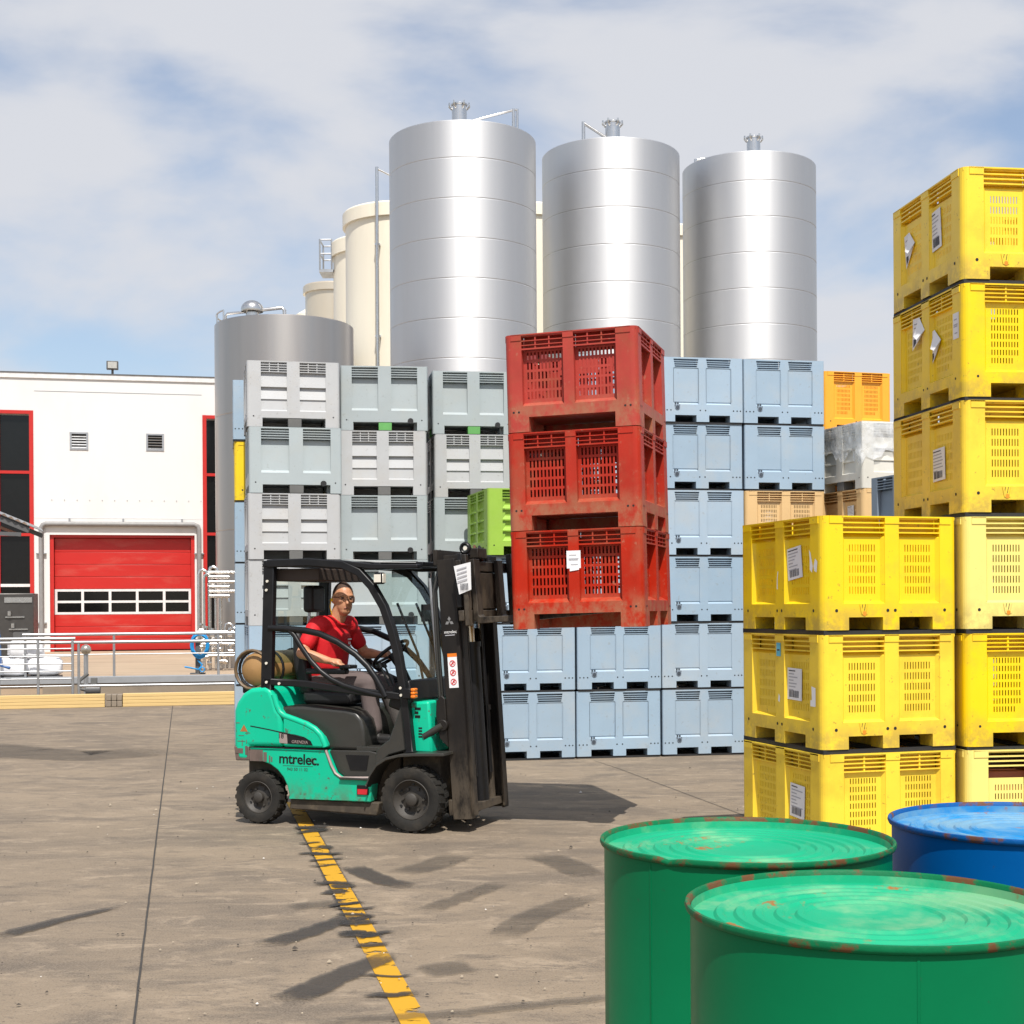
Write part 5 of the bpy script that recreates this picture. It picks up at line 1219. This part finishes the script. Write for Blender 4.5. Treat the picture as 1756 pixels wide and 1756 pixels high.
# wheels
def wheel(name, x, y, r, w, steer, sg, lugs):
    o = empty(name, (x, y, r)); o.parent = fk; o.rotation_euler = (0, 0, steer)
    Mx = Matrix.Rotation(R(90), 4, 'X')
    q = MB(); rr = r - .010
    q.lathe([(r*.60, -w*.42), (r*.66, -w*.47), (r*.80, -w*.50), (r*.92, -w*.47), (rr, -w*.36), (rr, w*.36), (r*.92, w*.47), (r*.80, w*.50), (r*.66, w*.47), (r*.60, w*.42)], 48, Mx)
    for i in range(lugs):
        for s2 in (-1, 1):
            a = 2*math.pi*(i + (.5 if s2 > 0 else 0))/lugs; da = math.pi/lugs*.62
            pts = []
            for rad in (rr*.985, r + .004):
                for (dy, ad) in ((.04, -da), (.44, -da*.6), (.44, da*.9), (.04, da*.5)):
                    kx = rad if dy < .3 else rad*.965
                    pts.append(Vector((kx*math.cos(a+ad), s2*dy*w, kx*math.sin(a+ad))))
            q.add(pts, ((0,3,2,1),(4,5,6,7),(0,1,5,4),(1,2,6,5),(2,3,7,6),(3,0,4,7)))
    ty = q.build('tyre', m_tyre, o, smooth=35)
    q = MB(); s_ = sg
    q.lathe([(r*.61, s_*w*.42), (r*.585, s_*w*.44), (r*.57, s_*w*.36), (r*.52, s_*w*.30), (r*.47, s_*w*.16), (r*.40, s_*w*.10), (r*.30, s_*w*.12), (r*.26, s_*w*.16), (r*.001, s_*w*.16)], 32, Mx); rm = q.build('rim', m_rim, o, smooth=35)
    q = MB(); q.lathe([(r*.19, s_*w*.15), (r*.19, s_*w*.40), (r*.15, s_*w*.44), (r*.001, s_*w*.45)], 20, Mx); q.build('hub', m_rim, o, smooth=35)
    for i in range(6):
        a = i*math.pi/3; c = Vector((r*.34*math.cos(a), 0, r*.34*math.sin(a))); yy = -s_*w
        q = MB(); q.cyl(c + Vector((0, yy*.08, 0)), c + Vector((0, yy*.20, 0)), r*.045, n=6); q.build('wheel_nut', m_rim, o)
        q = MB(); c2 = Vector((r*.46*math.cos(a+.5), 0, r*.46*math.sin(a+.5))); q.cyl(c2 + Vector((0, yy*.15, 0)), c2 + Vector((0, yy*.205, 0)), r*.05, n=8); q.build('rim_hole', m_hole, o)
    return o
for sg in (-1, 1):
    # lathe axis: +z of profile maps to -y after the quarter turn
    wheel('front_wheel', 0, sg*.46, .255, .185, 0, -sg, 22)
    wheel('rear_wheel', -1.365, sg*.43, .212, .135, R(0), -sg, 20)
    q = MB(); q.cyl((0, sg*.30, .255), (0, sg*.40, .255), .09, n=14); q.build('axle_end', m_under, fk)
q = MB(); q.cyl((0, -.34, .255), (0, .34, .255), .08, n=14); q.build('front_axle', m_under, fk)
q = MB(); q.box((-.16, -.34, .20), (.16, .34, .60)); q.build('front_frame', m_under, fk, bevel=0.01)

# mast, tilted back a little
MT = R(-3.6)
mast = empty('mast', (.30, 0, .10)); mast.parent = fk; mast.rotation_euler = (0, MT, 0)
MH = 1.98
for sg in (-1, 1):
    ch = MB()                                             # outer channel, open to the inside
    for b0, b1 in (((-.01, .375), (.135, .395)), ((-.01, .300), (.012, .3745)), ((.113, .300), (.135, .3745))):
        y0, y1 = sorted((sg*b0[1], sg*b1[1])); ch.box((b0[0], y0, 0), (b1[0], y1, MH))
    ch.build('outer_channel', m_mast, mast, bevel=0.003)
    ch = MB()
    for b0, b1 in (((.030, .345), (.150, .360)), ((.030, .270), (.046, .3445)), ((.134, .270), (.150, .3445))):
        y0, y1 = sorted((sg*b0[1], sg*b1[1])); ch.box((b0[0], y0, .02), (b1[0], y1, MH+.03))
    ch.build('inner_channel', m_mast, mast, bevel=0.003)
    q = MB(); q.cyl((.06, sg*.225, .05), (.06, sg*.225, .80), .034, n=14); q.cyl((.06, sg*.225, .79), (.06, sg*.225, .83), .042, n=14); q.build('lift_cylinder', m_mast, mast, smooth=40)
    q = MB(); q.cyl((.06, sg*.225, .83), (.06, sg*.225, MH-.02), .021, n=12); q.build('cylinder_rod', m_chrome, mast, smooth=50)
    for k_ in (.14, .17):
        q = MB(); q.box((.095, sg*k_-.010, .3), (.102, sg*k_+.010, MH-.05)); q.build('lift_chain', m_fblack, mast)
for z in (.03, .62, 1.94):
    q = MB(); q.box((-.045, -.39, z), (-.011, .39, z+.12)); q.build('cross_member', m_mast, mast, bevel=0.005)
q = MB(); q.cyl((.055, .0, .06), (.055, .0, 1.30), .075, n=18); q.cyl((.055, .0, 1.30), (.055, .0, 1.34), .085, n=18); q.build('free_lift_cylinder', m_fblack, mast, smooth=40)
q = MB(); q.cyl((.055, .0, 1.34), (.055, .0, 1.92), .04, n=14); q.build('cylinder_rod', m_chrome, mast, smooth=50)
q = MB(); q.box((-.004, -.29, .75), (.006, .29, 1.45)); q.build('mast_shade_plate', m_fblack, mast)  # black plate added to stand in for the shade between the channels
q = MB(); q.box((.045, -.344, .04), (.13, .344, .10)); q.build('tie_plate', m_mast, mast, bevel=0.004)
for y in (-.06, .0, .06):
    q = MB(); q.tube([(.02, y, .5), (.0, y, 1.0), (.01, y, 1.7), (.06, y, 2.0), (.10, y, 1.98)], .012, 6); q.build('hose', m_fblack, mast, smooth=60)
for y in (-.36, -.31):
    q = MB(); q.tube([(-.06, y-.02, .7), (-.075, y, 1.2), (-.07, y, 1.75), (-.02, y+.05, 1.97)], .011, 6); q.build('hose', m_fgrey, mast, smooth=60)
q = MB(); q.tube([(-.09, -.30, .58), (-.10, -.30, 1.0), (-.12, -.30, 1.85)], .012, 6); q.build('guide_rod', m_galv, mast, smooth=60)
# tilt cylinder and its bracket
q = MB(); q.prism([(-.075, .62), (-.01, .55), (-.01, .92), (-.04, .95), (-.085, .90), (-.095, .80)], -.41, -.385); q.build('tilt_bracket', m_mast, mast, bevel=0.006)
q = MB(); q.cyl((-.04, -.43, .72), (-.04, -.37, .72), .045, n=14); q.build('pivot', m_mast, mast, bevel=0.006)
q = MB(); q.cyl((-.04, -.415, .72), (-.20, -.415, .64), .028, n=12); q.build('tilt_cylinder', m_fgrey, mast, smooth=50)
# markings on the near channel
def mast_quad(name, m, x0, x1, z0, z1, y=-.3962, parent=mast):
    q = MB(); q.add([(x0, y, z0), (x1, y, z0), (x1, y, z1), (x0, y, z1)], ((0, 1, 2, 3),)); return q.build(name, m, parent)
st_ = mast_quad('safety_label', m_paper, .028, .105, 1.00, 1.26)
mast_quad('label_header', m_orangel, .028, .105, 1.235, 1.262, -.3968, st_)
for i in range(3):
    zc = 1.045 + .07*i; q = MB()
    q.tube([(.066 + .022*math.cos(t*math.pi/6), -.3968, zc + .022*math.sin(t*math.pi/6)) for t in range(12)], .0035, 4, closed=True); q.tube([(.05, -.3968, zc-.014), (.082, -.3968, zc+.016)], .004, 4); q.tube([(.06, -.3968, zc-.01), (.064, -.3968, zc+.012), (.076, -.3968, zc-.006)], .004, 4)
    q.build('pictogram', m_redl, st_)
lg = MB()
def rhomb(cx, cz, ang, s):
    a = Vector((math.cos(ang), 0, math.sin(ang)))*s; b = Vector((-math.sin(ang), 0, math.cos(ang)))*s*.33; c = Vector((cx, -.3966, cz)) + a*.5
    o_ = Vector((cx, -.3966, cz)); lg.add([o_, c + b, o_ + a, c - b], ((0, 1, 2, 3),))
for an in (90, 210, 330): rhomb(.062, 1.505, R(an), .040)
lg.build('emblem', mat('emblem_grey', (0.20, 0.20, 0.20), 0.4), mast)
text_mesh('mast_lettering', 'mtrelec', .034, m_paper, mast, Matrix.Translation((.066, -.3966, 1.425)) @ MS)
mast_quad('mast_text_line', m_printg, .02, .10, 1.398, 1.404)
# carriage with side shifter, load backrest and forks
cr = empty('carriage', (.155, 0, 1.48)); cr.parent = mast
for z0, z1 in ((.02, .10), (.40, .48)):
    q = MB(); q.box((.03, -.50, z0), (.075, .50, z1)); q.build('fork_bar', m_mast, cr, bevel=0.006)
for y in (-.24, .16):
    q = MB(); q.box((-.02, y, .01), (.028, y+.08, .50)); q.build('carriage_plate', m_mast, cr, bevel=0.005)
q = MB(); q.box((.0, -.46, .12), (.05, .40, .39)); q.build('side_shifter', m_fblack, cr, bevel=0.01)
q = MB(); q.box((.052, -.30, .11), (.074, .34, .39)); q.build('shifter_plate', m_mast, cr, bevel=0.005)
q = MB(); q.box((-.015, -.36, .40), (.026, .36, .54)); q.build('top_plate', m_fblack, cr, bevel=0.008)
q = MB(); q.cyl((.03, -.40, .255), (.03, .35, .255), .032, n=12); q.build('shift_cylinder', m_mast, cr, smooth=40)
for y in (-.47, .45):
    q = MB(); q.box((.078, y-.028, -.02), (.12, y+.028, .55 if y > 0 else .52)); q.build('backrest_upright', m_mast, cr, bevel=0.008)
q = MB(); q.box((.0, -.20, .50), (.10, -.02, .58)); q.build('valve_block', m_mast, cr, bevel=0.008)
q = MB(); q.tube([(.05 + .035*math.cos(t*math.pi/8), -.33, .575 + .035*math.sin(t*math.pi/8)) for t in range(16)], .014, 6, closed=True); q.build('hose_pulley', m_fblack, cr, smooth=60)
q = MB(); q.cyl((.05, -.335, .575), (.05, -.325, .575), .016, n=10); q.build('pulley_hub', m_lens, cr)
for y in (-.10, .02, .12):
    q = MB(); q.tube([(.06, y-.2, .52), (.03, y-.12, .60), (.02, y, .55), (.06, y, .40)], .012, 6); q.build('hose', mat_or('hose_brown', (0.12, 0.05, 0.02), 0.5) if y == .02 else m_fblack, cr, smooth=60)
q = MB(); q.add([(.05, -.505, .22), (.155, -.515, .25), (.165, -.52, .455), (.02, -.505, .435)], ((0, 1, 2, 3),)); pp_ = q.build('paper_sheet', m_paper, cr)
q = MB()
for i in range(4): q.add([(.045, -.5125, .40-.03*i), (.13, -.520, .415-.03*i), (.13, -.520, .425-.03*i), (.045, -.5125, .41-.03*i)], ((0, 1, 2, 3),), 1)
a = .07
while a < .135: q.add([(a, -.5165, .25), (a+.006, -.517, .25), (a+.006, -.517, .30), (a, -.5165, .30)], ((0, 1, 2, 3),)); a += .011
q.build('print', [m_print, m_printg], pp_)
for y in (-.27, .21):
    f_ = MB(); f_.prism([(.078, .02), (.078, .49), (.112, .49), (.120, .06), (.135, .045), (1.20, .020), (1.20, .012), (.60, -.006), (.12, -.006)], y-.055, y+.055); f_.build('fork', m_mast, cr, bevel=0.004)

# ------------------------------------------------------------------ driver
def capsule(mb, a, b, ra, rb, n=14, sy=1.0, side=None, k=4):
    a, b = Vector(a), Vector(b); d = b - a; L = d.length; d.normalize()
    sd = Vector(side) if side else (Vector((0, 1, 0)) if abs(d.y) < .9 else Vector((1, 0, 0)))
    u = (sd - d*sd.dot(d)).normalized(); v = d.cross(u)
    rings = []
    for i in range(k+1): t = math.pi/2*(i/k) ; rings.append((a - d*ra*math.cos(t), ra*math.sin(t)))
    for i in range(k+1): t = math.pi/2*(i/k) ; rings.append((b + d*rb*math.sin(t), rb*math.cos(t)))
    vs = []
    for c, r_ in rings:
        r_ = max(r_, 1e-4)
        for j in range(n):
            th = 2*math.pi*j/n; vs.append(c + u*math.cos(th)*r_*sy + v*math.sin(th)*r_)
    m_ = len(rings)
    mb.add(vs, [(i*n+j, i*n+(j+1) % n, (i+1)*n+(j+1) % n, (i+1)*n+j) for i in range(m_-1) for j in range(n)] + [tuple(range(n-1, -1, -1)), tuple((m_-1)*n+j for j in range(n))])
def ellip(mb, c, rx, ry, rz, M=None, n=18, k=12):
    vs = []
    for i in range(k+1):
        ph = math.pi*i/k
        for j in range(n):
            th = 2*math.pi*j/n; p = Vector((rx*max(math.sin(ph), 1e-3)*math.cos(th), ry*max(math.sin(ph), 1e-3)*math.sin(th), rz*math.cos(ph))) + Vector(c); vs.append(M @ p if M is not None else p)
    mb.add(vs, [(i*n+j, i*n+(j+1) % n, (i+1)*n+(j+1) % n, (i+1)*n+j) for i in range(k) for j in range(n)])
def fuse(mb, name, m, parent, voxel, smooth_it=4, fac=0.5):
    o = bpy.data.objects.new(name + '_raw', mb.mesh(name + '_raw', m)); col.objects.link(o)
    r_ = o.modifiers.new('r', 'REMESH'); r_.mode = 'VOXEL'; r_.voxel_size = voxel; r_.use_smooth_shade = True
    s_ = o.modifiers.new('s', 'SMOOTH'); s_.factor = fac; s_.iterations = smooth_it
    bpy.context.view_layer.update()
    me = bpy.data.meshes.new_from_object(o.evaluated_get(bpy.context.evaluated_depsgraph_get())); me.name = name
    bpy.data.objects.remove(o)
    for p in me.polygons: p.use_smooth = True
    me.materials.clear(); me.materials.append(m)
    ob = bpy.data.objects.new(name, me); col.objects.link(ob); ob.parent = parent
    return ob
m_skin = mat('skin', (0.56, 0.265, 0.145), 0.5, var=0.08, vscale=14)
m_shirt = mat('shirt_red', (0.62, 0.006, 0.012), 0.75, var=0.08, vscale=9, bump=0.8, bscale=16)
m_trouser = mat('trousers_grey', (0.13, 0.10, 0.095), 0.85, var=0.1, vscale=9)
m_hair = mat('hair_dark', (0.075, 0.042, 0.028), 0.8, var=0.3, vscale=60)
m_boot = mat('boot_black', (0.015, 0.014, 0.013), 0.5)
pe = empty('person', FO, -FYAW)                  # same frame as the truck: x forward, y to its left
tag(pe, 'driver in a red T-shirt and grey trousers sitting on the forklift', 'person')
HIPZ = 1.075
hipR, hipL = Vector((-1.0, -.10, HIPZ+.03)), Vector((-1.0, .10, HIPZ+.03))
chest = Vector((-.965, .0, 1.40)); shR, shL = Vector((-1.0, -.185, 1.575)), Vector((-.90, .185, 1.575))
elR, wrR = Vector((-1.05, -.325, 1.355)), Vector((-.815, -.30, 1.295))
elL, wrL = Vector((-.80, .285, 1.34)), Vector((-.60, .185, 1.33))
knR, knL = Vector((-.56, -.13, 1.115)), Vector((-.55, .14, 1.115)); anR, anL = Vector((-.50, -.15, .73)), Vector((-.40, .15, .72))
neck0, headc = Vector((-.925, .01, 1.61)), Vector((-.845, .0, 1.79))
b = MB()
capsule(b, (-1.0, 0, HIPZ+.06), (-.985, 0, 1.25), .115, .115, sy=1.25); capsule(b, (-.985, 0, 1.25), (-.955, 0, 1.46), .12, .125, sy=1.35)
capsule(b, shR + Vector((.02, .04, 0)), shL - Vector((-.01, .04, 0)), .075, .075, side=(1, 0, 0))
for s_, e_, w_ in ((shR, elR, wrR), (shL, elL, wrL)):
    capsule(b, s_, e_, .056, .045); capsule(b, e_, e_.lerp(w_, .35), .046, .045); capsule(b, e_.lerp(w_, .35), w_, .045, .028)
for h_, k_, a_ in ((hipR, knR, anR), (hipL, knL, anL)): capsule(b, h_, k_, .085, .062); capsule(b, k_, a_, .060, .042)
capsule(b, neck0 - Vector((.01, 0, .05)), Vector((-.862, 0, 1.73)), .070, .064)
# head, turned to the right of the truck
HM = Matrix.Translation(headc) @ Matrix.Rotation(R(-46), 4, 'Z') @ Matrix.Rotation(R(4), 4, 'Y') @ Matrix.Scale(1.10, 4)
ellip(b, (-.012, 0, .018), .098, .078, .105, HM); ellip(b, (.020, 0, -.045), .070, .060, .080, HM); ellip(b, (.045, 0, -.085), .040, .044, .034, HM)
ellip(b, (.056, 0, .028), .034, .058, .017, HM)
capsule(b, HM @ Vector((.082, 0, .012)), HM @ Vector((.104, 0, -.028)), .009, .014, n=8); ellip(b, (.075, 0, -.064), .018, .026, .010, HM, 10, 6); ellip(b, (.06, .035, -.015), .024, .02, .02, HM, 10, 6); ellip(b, (.06, -.035, -.015), .024, .02, .02, HM, 10, 6)
for sg in (-1, 1): ellip(b, (-.008, sg*.078, -.005), .020, .012, .032, HM, 10, 8)
# hands: palm and five fingers
def hand(mb, wrist, fwd, palm_n, curl, sgn):
    f = Vector(fwd).normalized(); n_ = Vector(palm_n); n_ = (n_ - f*n_.dot(f)).normalized(); s = f.cross(n_)*sgn
    pc = wrist + f*.045
    capsule(mb, wrist, wrist + f*.075, .026, .033, n=12, sy=1.25, side=s)
    for i, (o_, l_) in enumerate(((-.031, .072), (-.011, .082), (.010, .077), (.029, .062))):
        p0 = wrist + f*.088 + s*o_; r_ = .0095
        d1 = (f*math.cos(curl*.6) + n_*math.sin(curl*.6)); p1 = p0 + d1*l_*.45; d2 = (f*math.cos(curl*1.5) + n_*math.sin(curl*1.5)); p2 = p1 + d2*l_*.33; d3 = (f*math.cos(curl*2.2) + n_*math.sin(curl*2.2)); p3 = p2 + d3*l_*.24
        capsule(mb, p0 - f*.02, p1, r_*1.08, r_, n=8, k=3); capsule(mb, p1, p2, r_, r_*.93, n=8, k=3); capsule(mb, p2, p3, r_*.93, r_*.82, n=8, k=3)
    t0 = wrist + f*.025 - s*.026; t1 = t0 + (f*.6 - s*.7 + n_*.25).normalized()*.040; t2 = t1 + (f*.85 - s*.3 + n_*.3).normalized()*.030
    capsule(mb, t0, t1, .013, .0115, n=8, k=3); capsule(mb, t1, t2, .0115, .0095, n=8, k=3)
hand(b, wrR, (1, .08, -.22), (.1, 0, -1), .42, 1)
hand(b, wrL, (.85, -.35, .1), (.2, -.5, -1), .75, -1)
body = fuse(b, 'body', m_skin, pe, .0065, 3)
# clothing
s = MB(); e = .016
capsule(s, (-1.0, 0, HIPZ+.085), (-.985, 0, 1.25), .140, .140, sy=1.27); capsule(s, (-.985, 0, 1.25), (-.955, 0, 1.46), .142, .146, sy=1.38)
capsule(s, shR + Vector((.02, .03, -.005)), shL - Vector((-.01, .03, .005)), .088, .088, side=(1, 0, 0))
for s_, e_ in ((shR, elR), (shL, elL)): capsule(s, s_, s_.lerp(e_, .62), .070, .066, k=3)
for th, z in ((.4, 1.2), (1.7, 1.16), (2.9, 1.24), (-1.0, 1.18)): ellip(s, (-.985 + .10*math.cos(th), .13*math.sin(th), z), .045, .05, .022, None, 10, 6)
fuse(s, 't_shirt', m_shirt, pe, .008, 3)
s = MB()
s.tube([neck0 + Vector((.02, 0, -.015)) + Vector((.075*math.cos(t*math.pi/9), .088*math.sin(t*math.pi/9), .018*math.cos(t*math.pi/9 + math.pi))) for t in range(18)], .010, 6, closed=True); s.build('collar', m_shirt, pe, smooth=60)
s = MB()
capsule(s, (-1.01, 0, HIPZ+.03), (-1.0, 0, 1.13), .125, .122, sy=1.3)
for h_, k_, a_ in ((hipR, knR, anR), (hipL, knL, anL)): capsule(s, h_, k_, .102, .080); capsule(s, k_, a_ + Vector((0, 0, .03)), .078, .068)
fuse(s, 'trousers', m_trouser, pe, .009, 3)
for a_ in (anR, anL):
    s = MB(); capsule(s, a_ + Vector((0, 0, .06)), a_ - Vector((0, 0, .02)), .052, .055); capsule(s, a_ + Vector((-.03, 0, -.055)), a_ + Vector((.15, 0, -.055)), .042, .038, sy=1.1); s.box((a_.x-.075, a_.y-.045, a_.z-.094), (a_.x+.19, a_.y+.045, a_.z-.075)); fuse(s, 'boot', m_boot, pe, .008, 3)
# hair, glasses, ear plug with cord
s = MB(); ellip(s, (-.014, 0, .021), .0985, .0785, .1045, HM)
hb = fuse(s, 'hair', m_hair, pe, .006, 2)
bmh = bmesh.new(); bmh.from_mesh(hb.data); Hi = HM.inverted()
dele = [v for v in bmh.verts if not ((Hi @ v.co).z > .034 + 0.85*max(-.02, (Hi @ v.co).x) or ((Hi @ v.co).x < -.055 and (Hi @ v.co).z > -.035))]
bmesh.ops.delete(bmh, geom=dele, context='VERTS'); bmh.to_mesh(hb.data); bmh.free()
s = MB()
for sg in (-1, 1):
    s.tube([HM @ Vector((.089 - abs(.034*math.cos(t*math.pi/6)*.25), sg*.033 + .025*math.cos(t*math.pi/6), .010 + .017*math.sin(t*math.pi/6))) for t in range(12)], .0015, 5, closed=True)
    s.tube([HM @ Vector((.082, sg*.058, .015)), HM @ Vector((.0, sg*.082, .012))], .003, 5)
s.build('glasses', m_fblack, pe, smooth=60)
s = MB()
for sg in (-1, 1): ellip(s, (.0800, sg*.032, .010), .008, .013, .0065, HM, 10, 6)
s.build('eyes', mat('eye_dark', (0.03, 0.02, 0.018), 0.3), pe, smooth=60)
s = MB(); ellip(s, (.088, 0, -.062), .004, .022, .005, HM, 10, 6); s.build('mouth', mat('lips', (0.33, 0.12, 0.09), 0.5), pe, smooth=60)
s = MB(); ellip(s, (.0, -.090, -.008), .012, .012, .012, HM, 10, 8); s.tube([HM @ Vector((0, -.095, -.015)), HM @ Vector((-.012, -.098, -.06)), HM @ Vector((.0, -.088, -.11)), HM @ Vector((-.05, -.07, -.17))], .0045, 5); s.build('ear_plug', mat('plug_yellow', (0.80, 0.50, 0.02), 0.5), pe, smooth=60)
s = MB()
for y0, z0, w0, h0 in ((.055, 1.455, .06, .012), (.065, 1.42, .012, .02), (.085, 1.42, .012, .02), (.06, 1.395, .05, .010)):
    x_ = -.955 + .150
    s.box((x_, y0-.06, z0), (x_+.003, y0-.06+w0, z0+h0))
s.build('shirt_print', m_paper, pe)

# ------------------------------------------------------------------ steel drums in the foreground, on pallets
def drum_mat(name, side, lid, rust=0.5):
    return (mat(name + '_side', side, 0.36, var=0.06, vscale=3, spec=0.14, dirt2=tuple(c*.5 + .02 for c in side), d2amt=0.6, d2scale=30, d2lo=0.66, d2hi=0.70, dirt=tuple(c*.75 for c in side), dirt_amt=0.4, dscale=2, rvar=0.06, bump=0.03, bscale=12),
            mat(name + '_lid', lid, 0.6, spec=0.2, var=0.08, vscale=4, dirt=tuple(.55*c + .45*d for c, d in zip(lid, (0.45, 0.50, 0.28))), dirt_amt=0.75, dscale=3.4, lo=0.46, hi=0.66, dirt2=(0.30, 0.10, 0.02), d2amt=0.9, d2scale=6.5, d2lo=0.605, d2hi=0.67, rvar=0.12, bump=0.06, bscale=30),
            mat(name + '_rim', tuple(c*.9 for c in side), 0.55, spec=0.2, var=0.1, dirt=(0.13, 0.05, 0.02), dirt_amt=0.95, dscale=16, lo=0.49, hi=0.60, bump=0.3, bscale=60))
DR, DH, PZ = 0.31, 0.921, 0.288
def drum(x, y, mats, lab, rz=0.0, dent=None):
    root = empty('steel_drum', (x, y, PZ), rz)
    q = MB(); n = 96
    prof = [(DR-.012, 0.0), (DR-.004, .012), (DR-.006, .03), (DR-.006, .28), (DR+.001, .295), (DR+.001, .31), (DR-.006, .325), (DR-.006, .45), (DR+.001, .465), (DR+.001, .48), (DR-.006, .495), (DR-.006, DH-.03), (DR-.006, DH-.016)]
    q.lathe(prof, n); q.build('body', mats[0], root, smooth=30)
    q = MB(); q.lathe([(DR-.007, DH-.016), (DR+.001, DH-.013), (DR+.0035, DH-.007), (DR+.002, DH-.001), (DR-.002, DH), (DR-.005, DH-.003), (DR-.0075, DH-.022)], n)
    if dent is not None:
        vv = []
        for (vx, vy, vz) in q.v:
            a = math.atan2(vy, vx) - dent; a = (a + math.pi) % (2*math.pi) - math.pi; k_ = math.exp(-(a/.045)**2); vv.append((vx*(1-.018*k_), vy*(1-.018*k_), vz - .007*k_))
        q.v = vv
    q.build('rim', mats[2], root, smooth=60)
    q = MB(); lz = DH - .024; lp = [(DR-.0072, DH-.010), (DR-.009, lz), (DR-.03, lz)]
    for i, rr in enumerate((.255, .222, .190, .155, .120)): lp += [(rr+.010, lz), (rr+.005, lz+.0045), (rr-.005, lz+.0045), (rr-.010, lz)]
    lp += [(.09, lz), (.08, lz-.003), (.001, lz-.003)]
    q.lathe(lp, n); ld = q.build('lid', mats[1], root, smooth=22)
    q = MB(); q.tube([((DR-.008)*math.cos(R(205)), (DR-.008)*math.sin(R(205)), .02), ((DR-.008)*math.cos(R(205)), (DR-.008)*math.sin(R(205)), DH-.02)], .0035, 5); q.build('weld_seam', mats[0], root)
    tag(root, lab, 'drum', 'steel drums in the foreground'); return root
gm = drum_mat('drum_green', (0.0, 0.150, 0.055), (0.006, 0.330, 0.165))
bm_ = drum_mat('drum_blue', (0.0, 0.085, 0.30), (0.004, 0.20, 0.48))
drum(0.499, 3.103, gm, 'green steel drum with rust patches on its lid and a dented rim, farther of two', 0.3, dent=R(232) - 0.3)
drum(0.600, 2.412, gm, 'front green steel drum, nearest to the viewer', 1.1)
drum(1.186, 3.335, bm_, 'blue steel drum beside the green ones, before the yellow bins', 2.0)
def pallet(x, y, z, rz, lab):
    root = empty('wooden_pallet', (x, y, z), rz)
    for i in range(5):
        q = MB(); q.box((-.45, -.46 + .2*i, .122), (.45, -.46 + .2*i + .12, .1435)); q.build('board', m_wood, root, bevel=0.002)
    for i in range(3):
        q = MB(); q.box((-.45 + .40*i, -.46, .022), (-.35 + .40*i, .46, .1215)); q.build('bearer', m_wood, root, bevel=0.002)
        q = MB(); q.box((-.45 + .40*i, -.46, .0005), (-.35 + .40*i, .46, .0215)); q.build('board', m_wood, root)
    tag(root, lab, 'pallet', 'pallets under the drums')
for k_ in range(2):
    w_ = ('lower', 'upper')[k_]
    root = empty('wooden_pallet', (0.55, 2.757, .144*k_), math.atan2(.10, -.69) + math.pi/2 - .0)
    for i in range(8):
        q = MB(); q.box((-.36, -.70 + .18*i, .122), (.36, -.70 + .18*i + .13, .1435)); q.build('board', m_wood, root, bevel=0.002)
    for i in range(3):
        q = MB(); q.box((-.36 + .31*i, -.70, .0005), (-.26 + .31*i, .69, .1215)); q.build('bearer', m_wood, root, bevel=0.002)
    tag(root, f'{w_} wooden pallet under the two green drums', 'pallet', 'pallets under the drums')
    pallet(1.36, 3.42, .144*k_, 0.0, f'{w_} wooden pallet under the blue drum')
